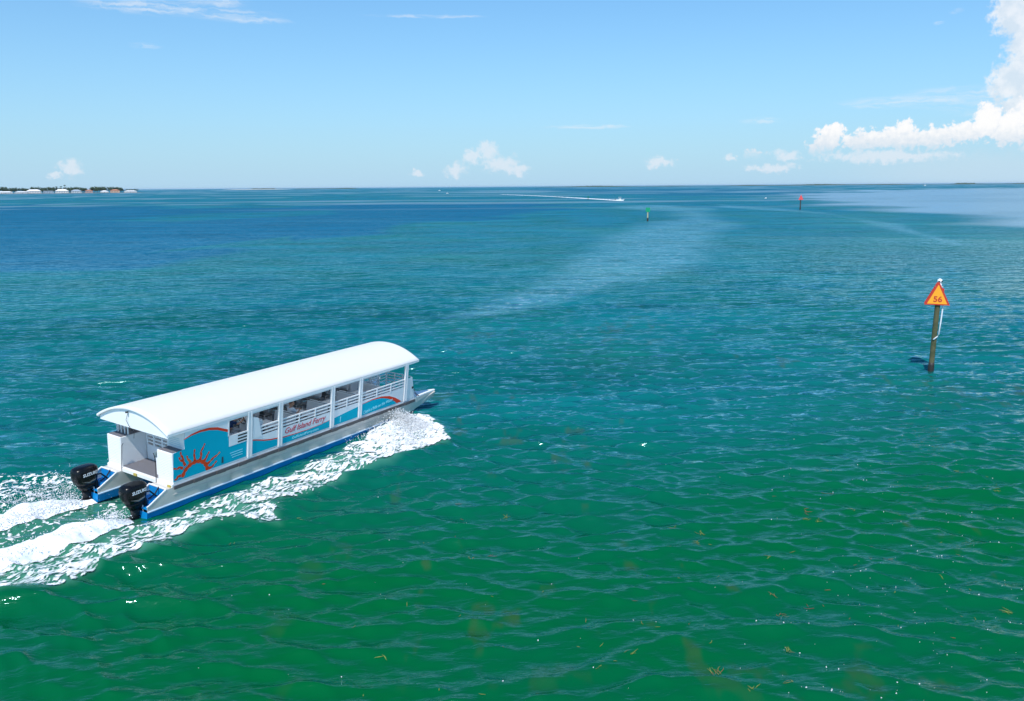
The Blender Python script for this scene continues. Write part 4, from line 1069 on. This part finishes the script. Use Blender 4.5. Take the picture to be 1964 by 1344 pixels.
seated('person', 6.95, -0.86, 0.55, whitec, khaki, 'short', [((0.16, -0.25, 0.28), (0.36, -0.16, 0.36)), ((0.18, 0.24, 0.28), (0.36, 0.14, 0.36))],
       'seated passenger in white shirt and sunglasses in the middle bay of the ferry', 0.02, -0.1)
seated('person', 3.38, -1.06, 0.92, navy, khaki, 'short', [((0.26, -0.24, 0.34), (0.56, -0.14, 0.40)), ((0.26, 0.24, 0.34), (0.56, 0.14, 0.40))],
       'pilot in navy shirt reaching for the wheel behind the ferry helm window', 0.03, 0.0)

# ------------------------------------------------------------------ channel markers
wood = mat('weathered_piling', (0.10, 0.095, 0.045), 0.85, var=0.35, vscale=3, bump=0.6, bscale=14, color2=(0.06, 0.07, 0.03), c2scale=2.0)
growth = mat('wet_marine_growth', (0.025, 0.022, 0.02), 0.6, var=0.4, vscale=9, bump=0.9, bscale=25)
orange = mat('orange_sign_face', (0.98, 0.38, 0.015), 0.45, var=0.04)
redb = mat('red_sign_border', (0.55, 0.035, 0.015), 0.45)
pvc = mat('white_conduit', (0.72, 0.74, 0.78), 0.4)
def pole_mesh(h, r, mt, parent, lean=(0, 0), z0=-2.5, gz=0.45):
    prof = [(z_, r * (1.03 - 0.06 * (z_ - z0) / (h - z0)) * (1 + 0.02 * math.sin(z_ * 5))) for z_ in np.linspace(z0, h, 16)]
    mb = MB(); mb.tube([(lean[0] * z_, lean[1] * z_, z_) for z_, _ in prof], [q for _, q in prof], 14); p = mb.build('piling', mt, parent, smooth=True)
    mb = MB(); zs = np.linspace(-0.5, gz, 7); mb.tube([(lean[0] * z_, lean[1] * z_, z_) for z_ in zs], [r * (1.10 + 0.10 * random.random()) for _ in zs[:-1]] + [r * 1.02], 14); mb.build('waterline_growth', growth, p, smooth=True)
    return p
def tri_board(name, w_, h_, z0, off, parent, face, border, yaw, flip=1, text=None):
    """triangular daymark facing -y in its own space turned by yaw"""
    c_, s_ = math.cos(yaw), math.sin(yaw)
    def T_(x, y, z_): return (x * c_ - (y + off) * s_, x * s_ + (y + off) * c_, z_)
    mb = MB(); o_ = [(-w_ / 2, z0), (w_ / 2, z0), (0.03, z0 + h_), (-0.03, z0 + h_)]
    mb.prism([T_(x, -0.012, z_) for x, z_ in o_], [T_(x, 0.012, z_) for x, z_ in o_]); b_ = mb.build(name, border, parent)
    m_ = 0.06 * w_; i_ = [(-w_ / 2 + 1.75 * m_, z0 + m_ * 0.8), (w_ / 2 - 1.75 * m_, z0 + m_ * 0.8), (0.015, z0 + h_ - 2.3 * m_), (-0.015, z0 + h_ - 2.3 * m_)]
    yy = -0.016 * flip
    mb = MB(); mb.prism([T_(x, yy, z_) for x, z_ in i_], [T_(x, yy * 0.8, z_) for x, z_ in i_]); mb.build('sign_face', face, b_)
    if text: text_mesh('number_lettering', text, h_ * 0.34, lambda x, y, z: T_(-w_ * 0.165 + x, -0.022 - z, z0 + h_ * 0.14 + y), redb, b_, 0, 0.012, w_ * 0.34)
    return b_
x, y = W(1785, 711)
mk = empty('channel_marker', (x, y, 0)); tag(mk, 'wooden piling with orange triangle numbered 56 standing alone in the near water at right', 'channel marker')
YW = -0.42
pole_mesh(5.25, 0.155, wood, mk, (0.012, 0.0), gz=0.55)
tri_board('daymark_board', 1.42, 1.42, 4.18, -0.20, mk, orange, redb, YW, 1, '56')
tri_board('daymark_board', 1.42, 1.42, 4.18, 0.40, mk, orange, redb, YW, -1)
MB().box(-0.10, 0.22, -0.16, 0.18, 5.26, 5.32).build('lantern_bracket', alum, mk)
mb = MB(); mb.tube([(0.06, 0, 5.32), (0.06, 0, 5.42), (0.06, 0, 5.50)], [0.12, 0.13, 0.10], 14)
ln = mb.build('lantern', mat('white_lantern', (0.80, 0.82, 0.85), 0.4), mk, smooth=False)
mb = MB(); mb.tube([(0.06, 0, 5.50), (0.06, 0, 5.62), (0.06, 0, 5.72), (0.06, 0, 5.78)], [0.10, 0.15, 0.13, 0.04], 14); mb.build('lantern_lens', mat('white_lantern', (0.8, 0.82, 0.85)), ln, smooth=True)
for dx_ in (-0.04, 0.13):
    mb = MB(); mb.tube([(dx_, -0.10, 5.62), (dx_, -0.155, 5.62)], 0.045, 10); mb.build('lamp_eye', blackm, ln)
MB().box(0.14, 0.32, -0.12, 0.06, 4.95, 5.18).build('battery_box', redb, mk, 0.01)
mb = MB(); mb.tube([(0.30, -0.13, 4.55), (0.32, -0.14, 4.1), (0.27, -0.15, 3.2), (0.22, -0.16, 2.35), (0.14, -0.17, 2.2), (-0.10, -0.17, 2.02)], 0.045, 8); mb.build('conduit', pvc, mk, smooth=True)

greenb = mat('green_daymark', (0.0, 0.25, 0.11), 0.5); redd = mat('red_daymark', (0.75, 0.05, 0.05), 0.5)
x, y = W(1242, 424)
gm = empty('channel_marker', (x, y, 0)); tag(gm, 'pale piling carrying a green square board, out beyond the bend of the wake', 'channel marker')
pole_mesh(3.6, 0.22, mat('bleached_piling', (0.42, 0.40, 0.24), 0.85, var=0.2), gm, gz=1.1)
mb = MB(); mb.box(-0.72, 0.72, -0.27, -0.24, 3.0, 4.4); sq = mb.build('daymark_board', greenb, gm)
MB().box(-0.62, 0.62, -0.276, -0.272, 3.1, 4.3).build('board_border', mat('green_face', (0.0, 0.30, 0.14), 0.5), sq)
x, y = W(1534.5, 402)
rm = empty('channel_marker', (x, y, 0)); tag(rm, 'dark distant piling topped by a small red triangle, right of the green one', 'channel marker')
pole_mesh(5.0, 0.26, mat('dark_piling', (0.05, 0.05, 0.045), 0.85), rm, gz=1.2)
tri_board('daymark_board', 2.3, 2.3, 4.5, -0.3, rm, mat('red_face', (0.80, 0.09, 0.09), 0.5), redd, 0.0)
x, y = W(1128, 382.5)
fm = empty('channel_marker', (x, y, 0)); tag(fm, 'thin dark green post standing in the white wake of the speeding motorboat', 'channel marker')
pole_mesh(2.2, 0.28, mat('dark_piling', (0.05, 0.05, 0.045), 0.85), fm, gz=0.5)
MB().box(-0.6, 0.6, -0.36, -0.32, 1.6, 2.8).build('daymark_board', mat('dark_green_face', (0.0, 0.16, 0.10), 0.5), fm)

# ------------------------------------------------------------------ distant boats
def small_boat(px, py, L, heading, label, ttop=True, cabin=False, group=None):
    x, y = W(px, py); root = empty('motorboat', (x, y, 0), heading); tag(root, label, 'boat', group)
    B = L * 0.16
    def rg(t_, b_, zt, zb): return [(t_, -b_, zt), (t_, -b_ * 0.75, zb), (t_, b_ * 0.75, zb), (t_, b_, zt)]
    mb = MB(); mb.loft([rg(-L / 2, B, 0.10 * L, -0.3), rg(0, B * 1.05, 0.11 * L, -0.3), rg(L * 0.3, B * 0.75, 0.13 * L, -0.1), rg(L / 2, 0.03, 0.16 * L, 0.12 * L)]); hl = mb.build('hull', white, root)
    MB().box(-0.08 * L, 0.12 * L, -B * 0.4, B * 0.4, 0.1 * L, (0.26 if cabin else 0.2) * L).build('console', white if cabin else greyl, root, 0.02)
    MB().box(0.08 * L, 0.125 * L, -B * 0.38, B * 0.38, 0.2 * L, 0.25 * L).build('windscreen', char, root)
    if ttop:
        MB().box(-0.2 * L, 0.14 * L, -B * 0.8, B * 0.8, 0.36 * L, 0.375 * L).build('canopy', white, root, 0.01)
        for sx_ in (-0.15, 0.1):
            for sy_ in (-1, 1): MB().bar((sx_ * L, sy_ * B * 0.6, 0.1 * L), (sx_ * L, sy_ * B * 0.6, 0.36 * L), 0.07, 0.07).build('canopy_post', alum, root)
    MB().box(-0.56 * L, -0.48 * L, -B * 0.2, B * 0.2, 0.0, 0.2 * L).build('outboard', black, root, 0.02)
    return root
small_boat(1189, 384.3, 7.0, -0.10, 'white motorboat speeding right at the head of a long thin white wake')
small_boat(1469, 380.5, 3.4, 0.9, 'small white boat lying still just left of the red marker', False, True)
small_boat(1774, 355.9, 17, 0.3, 'white yacht on the far horizon at right, below the cloud bank', True, True)
small_boat(858, 371, 5.5, 2.6, 'tiny white boat at centre horizon, nearer and right of its neighbour', True)
small_boat(843, 365.6, 8.5, 3.1, 'tiny white boat at centre horizon, farther and left of its neighbour', False, True)
def wake_strip(name, pts, label):
    """long foam trail on the far water: px,py and half width in metres"""
    V_, F_ = [], []; rs = np.random.default_rng(3)
    P2 = [(*W(a, b), hw) for a, b, hw in pts]; seg = []
    for a, b in zip(P2[:-1], P2[1:]):
        nseg = max(4, int(math.hypot(b[0] - a[0], b[1] - a[1]) / 1.6))
        seg += [tuple(p + (q - p) * k / nseg for p, q in zip(a, b)) for k in range(nseg)]
    for k in range(len(seg) - 1):
        (x0, y0, h0), (x1, y1, h1) = seg[k], seg[k + 1]; l_ = math.hypot(x1 - x0, y1 - y0); nx_, ny_ = -(y1 - y0) / l_, (x1 - x0) / l_
        for q in range(5):
            if rs.random() < 0.82 - 0.5 * k / len(seg):
                a = h0 * (-1 + 0.4 * q + 0.15 * rs.random()); b = a + h0 * 0.42; i_ = len(V_); z_ = 0.1 + 0.45 * rs.random() * (1 - k / len(seg)) 
                V_ += [(x0 + nx_ * a, y0 + ny_ * a, 0.06), (x1 + nx_ * a, y1 + ny_ * a, 0.08), ((x0 + x1) / 2 + nx_ * (a + b) / 2, (y0 + y1) / 2 + ny_ * (a + b) / 2, z_), (x0 + nx_ * b, y0 + ny_ * b, 0.06), (x1 + nx_ * b, y1 + ny_ * b, 0.07)]
                F_ += [(i_, i_ + 1, i_ + 2), (i_ + 1, i_ + 4, i_ + 2), (i_ + 4, i_ + 3, i_ + 2), (i_ + 3, i_, i_ + 2)]
    return tag(fastmesh(name, np.array(V_), np.array(F_), foamm, True), label, 'wake', kind='stuff')
wake_strip('motorboat_wake', [(1193, 385, 1.6), (1170, 383.5, 2.2), (1130, 381, 2.2), (1080, 378, 2.0), (1020, 375, 2.2), (960, 372.5, 2.5)], 'long thin white wake trailing left behind the speeding motorboat')

# ------------------------------------------------------------------ far shores
land = mat('low_shore_ground', (0.16, 0.15, 0.10), 0.9, var=0.3, vscale=0.05)
leafm = [mat('dark_tree_leaves', (0.030, 0.065, 0.032), 0.8, var=0.5, vscale=0.5), mat('olive_tree_leaves', (0.050, 0.085, 0.035), 0.8, var=0.5, vscale=0.5)]
bark = mat('tree_bark', (0.12, 0.09, 0.07), 0.9)
SH = 3000.0
def shore_pt(px, dist=SH):
    a = math.atan((px - 982) / FPX / math.cos(TH) * 1.0)   # bearing of a column near the horizon
    d = cF + cR * ((px - 982) / FPX) - cU * ((360 - 672) / FPX); h = math.hypot(d.x, d.y)
    return d.x / h * dist, d.y / h * dist, math.atan2(d.x, d.y)
PM = SH / math.hypot(FPX, 500)                    # rough metres per photo pixel at the shore
def land_strip(name, px0, px1, dist, depth, top, mt, seed):
    n_ = max(6, int((px1 - px0) / 10)); mb = MB(); r1, r2, r3 = [], [], []
    for k in range(n_ + 1):
        px = px0 + (px1 - px0) * k / n_; e = min(1, 5 * min(k, n_ - k) / n_ + 0.02)
        x, y, a = shore_pt(px, dist); ux, uy = math.sin(a), math.cos(a); j_ = random.uniform(-0.04, 0.04) * depth
        r1.append((x + ux * j_, y + uy * j_, -0.5)); r2.append((x + ux * (j_ + depth * 0.06), y + uy * (j_ + depth * 0.06), top * e)); r3.append((x + ux * depth * (0.1 + 0.9 * e), y + uy * depth * (0.1 + 0.9 * e), top * e * 0.9))
    mb.strip(r1, r2); mb.strip(r2, r3)
    return tag(mb.build(name, mt, None), kind='structure')
land_strip('shore_land', -420, 285, SH, 420, 1.2, land, 1)
def tree_mesh(w_, h_, seed, mt, palm=False):
    r0 = random.Random(seed); V_, F_ = [], []
    if palm:
        for k in range(16):
            a = k * 2.399; L = w_ * 0.5 * r0.uniform(0.8, 1.1); up = r0.uniform(0.0, 0.35)
            pts = [(math.cos(a) * L * t_, math.sin(a) * L * t_, h_ + L * (up * math.sin(t_ * 2.6) * 1.2 - 0.55 * t_ * t_)) for t_ in (0, 0.35, 0.7, 1.0)]
            nx_, ny_ = -math.sin(a) * 0.11 * w_, math.cos(a) * 0.11 * w_
            for q in range(3):
                (x0, y0, z0), (x1, y1, z1) = pts[q], pts[q + 1]; i_ = len(V_); s0, s1 = (0.6, 1.0, 0.8, 0.1)[q], (0.6, 1.0, 0.8, 0.1)[q + 1]
                V_ += [(x0 - nx_ * s0, y0 - ny_ * s0, z0), (x0 + nx_ * s0, y0 + ny_ * s0, z0), (x1 + nx_ * s1, y1 + ny_ * s1, z1), (x1 - nx_ * s1, y1 - ny_ * s1, z1)]; F_.append((i_, i_ + 1, i_ + 2, i_ + 3))
    else:
        cl = [(r0.gauss(0, w_ * 0.24), r0.gauss(0, w_ * 0.24), h_ * r0.uniform(0.45, 0.86), w_ * r0.uniform(0.14, 0.24)) for _ in range(9)]
        for cx2, cy2, cz2, cr in cl:
            for k in range(46):
                d = Vector((r0.gauss(0, 1), r0.gauss(0, 1), r0.gauss(0, 1))).normalized(); p = Vector((cx2, cy2, cz2)) + d * cr * r0.uniform(0.6, 1.1)
                s_ = w_ * 0.045; a = Vector((r0.gauss(0, 1), r0.gauss(0, 1), r0.gauss(0, 1))).normalized(); b = a.cross(d).normalized() * s_; a2 = b.cross(d).normalized() * s_
                i_ = len(V_); V_ += [tuple(p + b), tuple(p + a2), tuple(p - b), tuple(p - a2)]; F_.append((i_, i_ + 1, i_ + 2, i_ + 3))
    me = bpy.data.meshes.new('crown'); me.from_pydata(V_, [], F_); me.materials.append(mt)
    return me
def trunk_mesh(h_, r):
    mb = MB(); mb.tube([(0, 0, -0.5), (0.02 * h_, 0, h_ * 0.5), (0, 0.01 * h_, h_)], [r, r * 0.75, r * 0.5], 6)
    for a in (0.5, 2.6, 4.6): mb.tube([(0.01 * h_, 0, h_ * 0.6), (math.cos(a) * h_ * 0.2, math.sin(a) * h_ * 0.2, h_ * 0.95)], [r * 0.5, r * 0.2], 5)
    o = mb.build('trunk', bark, None); me = o.data; bpy.data.objects.remove(o); return me
CR = [tree_mesh(14, 9, s_, leafm[s_ % 2]) for s_ in range(5)]; TRK = trunk_mesh(6.0, 0.35)
PCR = tree_mesh(10, 0, 77, leafm[0], True)
pos_words = {}
def far_tree(px, dist, sc, k, label, group='trees along the far left shore', palm=False, h_=12):
    x, y, a = shore_pt(px, dist)
    root = empty('palm_tree' if palm else 'shore_tree', (x, y, 1.0), random.uniform(0, 6)); tag(root, label, 'tree', group)
    if palm:
        c_ = bpy.data.objects.new('crown', PCR); col.objects.link(c_); c_.parent = root; c_.location = (0, 0, h_)
        mb = MB(); mb.tube([(0, 0, -1), (0.3, 0, h_ * 0.5), (0, 0, h_)], [0.8, 0.65, 0.6], 7); mb.build('trunk', bark, root)
    else:
        for me, nm in ((CR[k % 5], 'crown'), (TRK, 'trunk')):
            c_ = bpy.data.objects.new(nm, me); col.objects.link(c_); c_.parent = root
        root.scale = (sc * 1.55, sc * 1.55, sc * 1.75)
HN = [(-42, -14, 'the white house cut by the frame'), (-8, 22, 'the leftmost white house'), (28, 50, 'the long low white house'), (51, 77, 'the large hip roofed house'), (83, 101, 'the blue grey house'),
      (106, 130, 'the house under the palms'), (136, 155, 'the pale grey house'), (163, 177, 'the pink house'), (192, 207, 'the small white house'), (211, 229, 'the peach house'), (237, 262, 'the last white house')]
used_lb = {}
def tree_label(px, front, sc):
    best = min(HN, key=lambda h: max(h[0] - px, px - h[1], 0)); t_ = (px - best[0]) / (best[1] - best[0])
    if px < -50: ps = 'far left of ' + best[2]
    elif t_ < 0: ps = 'just left of ' + best[2] if t_ > -0.35 else 'in the gap left of ' + best[2]
    elif t_ > 1: ps = 'just right of ' + best[2] if t_ < 1.3 else 'in the gap right of ' + best[2]
    else: ps = 'behind the %s of %s' % (('left end', 'middle', 'right end')[min(2, int(t_ * 3))], best[2])
    base_ = 'small dark tree' if sc < 0.9 else 'dark green tree' if sc < 1.12 else 'tall dark tree'
    if front: base_ = base_.replace('tree', 'tree near the water')
    lb = base_ + ' ' + ps
    used_lb[lb] = used_lb.get(lb, 0) + 1
    if used_lb[lb] > 1: lb = lb.replace('tree', 'olive tree' if used_lb[lb] == 2 else 'bushy tree', 1)
    return lb
tree_px = [(-60, 1.2), (-48, 1.0), (-36, 1.1), (-24, 1.2), (-12, 1.0), (-3, 1.15), (6, 1.25), (14, 1.1), (22, 0.9), (29, 1.1), (38, 1.0), (46, 0.95), (54, 1.0), (62, 1.15), (70, 1.2), (78, 1.05), (81, 0.8),
           (88, 1.15), (95, 1.1), (101, 1.15), (104, 0.8), (112, 1.0), (131, 1.15), (135, 0.9), (139, 1.15), (147, 1.1), (156, 1.05), (159, 1.0), (163, 0.9), (176, 0.95), (180, 1.1), (186, 1.2), (191, 1.25), (197, 0.95), (201, 1.15), (207, 1.1),
           (211, 0.95), (219, 1.2), (226, 1.05), (232, 0.95), (237, 0.7), (247, 0.65), (256, 0.75)]
for q, (px, sc) in enumerate(tree_px):
    front = px in (81, 104, 135, 159, 163, 232)
    far_tree(px, SH + (45 if front else 110 + (q * 37) % 60), sc, q, tree_label(px, front, sc), 'trees among the shore houses')
for px, h_, lb in ((108, 20, 'short palm left of the white hip roofed house on the far shore'), (117, 20.5, 'slim palm in the middle of three above the white roof on the far shore'), (124.5, 25, 'tallest palm rising above the white roofed house on the far shore')):
    far_tree(px, SH + 150, 1, 0, lb, 'palms above the shore houses', True, h_)
wallm = mat('white_stucco', (0.70, 0.70, 0.70), 0.8); roofm = mat('white_metal_roof', (0.80, 0.80, 0.80), 0.5); glassm = mat('dark_house_glass', (0.05, 0.07, 0.09), 0.2)
terra = mat('terracotta_tiles', (0.45, 0.20, 0.12), 0.8); pinkw = mat('pink_stucco', (0.55, 0.38, 0.36), 0.8); greyrf = mat('grey_blue_roof', (0.38, 0.45, 0.52), 0.7); orangew = mat('peach_stucco', (0.66, 0.42, 0.30), 0.8)
def house(px0, px1, floors, rf, wl, label, roofh=4.0, dz=20, flat=False):
    xm, ym, a = shore_pt((px0 + px1) / 2, SH + dz); w_ = (px1 - px0) * PM * 0.86; d_ = min(w_ * 0.7, 18); h_ = 3.1 * floors + 0.6
    root = empty('shore_house', (xm, ym, 1.1), -a); tag(root, label, 'house', 'houses along the far left shore')
    MB().box(-w_ / 2, w_ / 2, 0, d_, -0.5, h_).build('wall', wl, root)
    mb = MB(); e = 1.0
    if flat: mb.box(-w_ / 2 - 0.4, w_ / 2 + 0.4, -0.4, d_ + 0.4, h_ + 0.003, h_ + 0.8)
    else:
        rz_ = max(1.0, w_ / 2 - d_ / 2)
        mb.add([(-w_ / 2 - e, -e, h_), (w_ / 2 + e, -e, h_), (w_ / 2 + e, d_ + e, h_), (-w_ / 2 - e, d_ + e, h_), (-rz_, d_ / 2, h_ + roofh * 1.25), (rz_, d_ / 2, h_ + roofh * 1.25)], [(0, 1, 5, 4), (1, 2, 5), (2, 3, 4, 5), (3, 0, 4), (0, 3, 2, 1)])
    mb.build('roof', rf, root)
    n_ = max(3, int(w_ / 4.2))
    for f_ in range(floors):
        for k in range(n_):
            x = -w_ / 2 + w_ * (k + 0.5) / n_
            if f_ == 0 and k == n_ // 2: MB().box(x - 0.9, x + 0.9, -0.06, 0.0, 0.0, 2.3).build('door', glassm, root); continue
            MB().box(x - 0.95, x + 0.95, -0.05, 0.0, 3.1 * f_ + 0.9, 3.1 * f_ + 2.4).build('window', glassm, root)
house(-42, -14, 1, roofm, wallm, 'low white roofed house at the very left edge of the far shore')
house(-8, 22, 1, roofm, wallm, 'low white house with a small raised gable, leftmost in view on the far shore', 2.6)
house(28, 52, 1, roofm, wallm, 'long low white house second from the left on the far shore', 2.2)
house(51, 77, 2, roofm, wallm, 'large white hip roofed house with pale pinkish walls on the far shore', 4.2, 40)
house(83, 101, 2, greyrf, mat('blue_grey_stucco', (0.36, 0.44, 0.52), 0.8), 'blue grey flat roofed house with many windows on the far shore', 3, 25, True)
house(106, 130, 2, roofm, wallm, 'white house with broad pale hip roof below the palms on the far shore', 4.4, 25)
house(136, 155, 2, greyrf, mat('pale_grey_stucco', (0.58, 0.62, 0.66), 0.8), 'pale grey two storey house right of the palms on the far shore', 3, 30)
house(163, 177, 2, terra, pinkw, 'pink walled house between dark trees on the far shore', 2.4, 25)
house(192, 207, 1, roofm, wallm, 'small white house in front of tall trees on the far shore', 2.8, 20)
house(211, 229, 2, terra, orangew, 'peach house with terracotta roof toward the point of the far shore', 3.0, 30)
house(237, 262, 1, roofm, wallm, 'low white house last before the point of the far shore', 2.4, 25)
# sea wall
mb = MB(); pts = [shore_pt(px, SH - 3) for px in range(-200, 271, 10)]
mb.strip([(p[0], p[1], -0.4) for p in pts], [(p[0], p[1], 1.25) for p in pts]); mb.strip([(p[0], p[1], 1.25) for p in pts], [(p[0] + 0.8 * math.sin(p[2]), p[1] + 1.2, 1.25) for p in pts])
tag(mb.build('sea_wall', mat('grey_sea_wall', (0.22, 0.23, 0.25), 0.8), None), 'low grey sea wall along the foot of the far left shore', 'wall')
# hazy strips on the horizon
bush = mat('mangrove_mass', (0.035, 0.07, 0.045), 0.9, var=0.4, vscale=0.01); sand = mat('pale_sand', (0.60, 0.55, 0.48), 0.9)
def treeline(name, px0, px1, dist, hfun, mt, label):
    """rough canopy mass with depth, far away"""
    n_ = int((px1 - px0) / 1.2); r_ = []
    rs = random.Random(int(px0) + 5)
    for k in range(n_ + 1):
        px = px0 + (px1 - px0) * k / n_; x, y, a = shore_pt(px, dist); ux, uy = math.sin(a), math.cos(a)
        h_ = hfun(px) * rs.uniform(0.75, 1.15) * min(1, 12 * min(k, n_ - k) / n_ + 0.05)
        D_ = dist * 0.02
        r_.append([(x, y, -0.5), (x + ux * D_ * 0.1, y + uy * D_ * 0.1, h_ * 0.75), (x + ux * D_ * 0.4, y + uy * D_ * 0.4, h_), (x + ux * D_, y + uy * D_, h_ * 0.8), (x + ux * D_ * 1.1, y + uy * D_ * 1.1, -0.5)])
    mb = MB(); vs = [q for g in r_ for q in g]; fs = [(i_ * 5 + j_, i_ * 5 + j_ + 1, (i_ + 1) * 5 + j_ + 1, (i_ + 1) * 5 + j_) for i_ in range(n_) for j_ in range(4)]
    mb.add(vs, fs); return tag(mb.build(name, mt, None), label, 'woodland', kind='stuff')
land_strip('sand_spit', 425, 560, 8200, 500, 3.0, sand, 2)
treeline('island_woods', 480, 530, 8400, lambda p: 11, bush, 'tiny dark clump of trees on the sandy islet at the horizon')
treeline('island_woods', 560, 690, 8800, lambda p: 5 + 5 * math.exp(-((p - 665) / 16) ** 2), bush, 'thin line of far woods right of the sandy islet')
treeline('horizon_woods', 1020, 2300, 9200, lambda p: 7 + 4 * math.sin(p * 0.013) + 3 * math.sin(p * 0.045) + (7 if 1830 < p < 1870 else 0), bush, 'long low wooded shore along the right half of the horizon')
land_strip('horizon_land', 1015, 2310, 9150, 500, 1.5, land, 3)

# ------------------------------------------------------------------ air
hm = bpy.data.materials.new('sea_haze'); hm.use_nodes = True; ht = NT(hm.node_tree); ht.n.clear()
hv = ht.new('ShaderNodeVolumePrincipled'); hv.inputs['Density'].default_value = 1.2e-5; hv.inputs['Color'].default_value = (0.62, 0.80, 1.0, 1)
ho = ht.new('ShaderNodeOutputMaterial'); ht.l.new(hv.outputs[0], ho.inputs['Volume'])
tag(MB().box(-64000, 64000, -64000, 64000, -6, 40).build('haze', hm, None), kind='stuff')
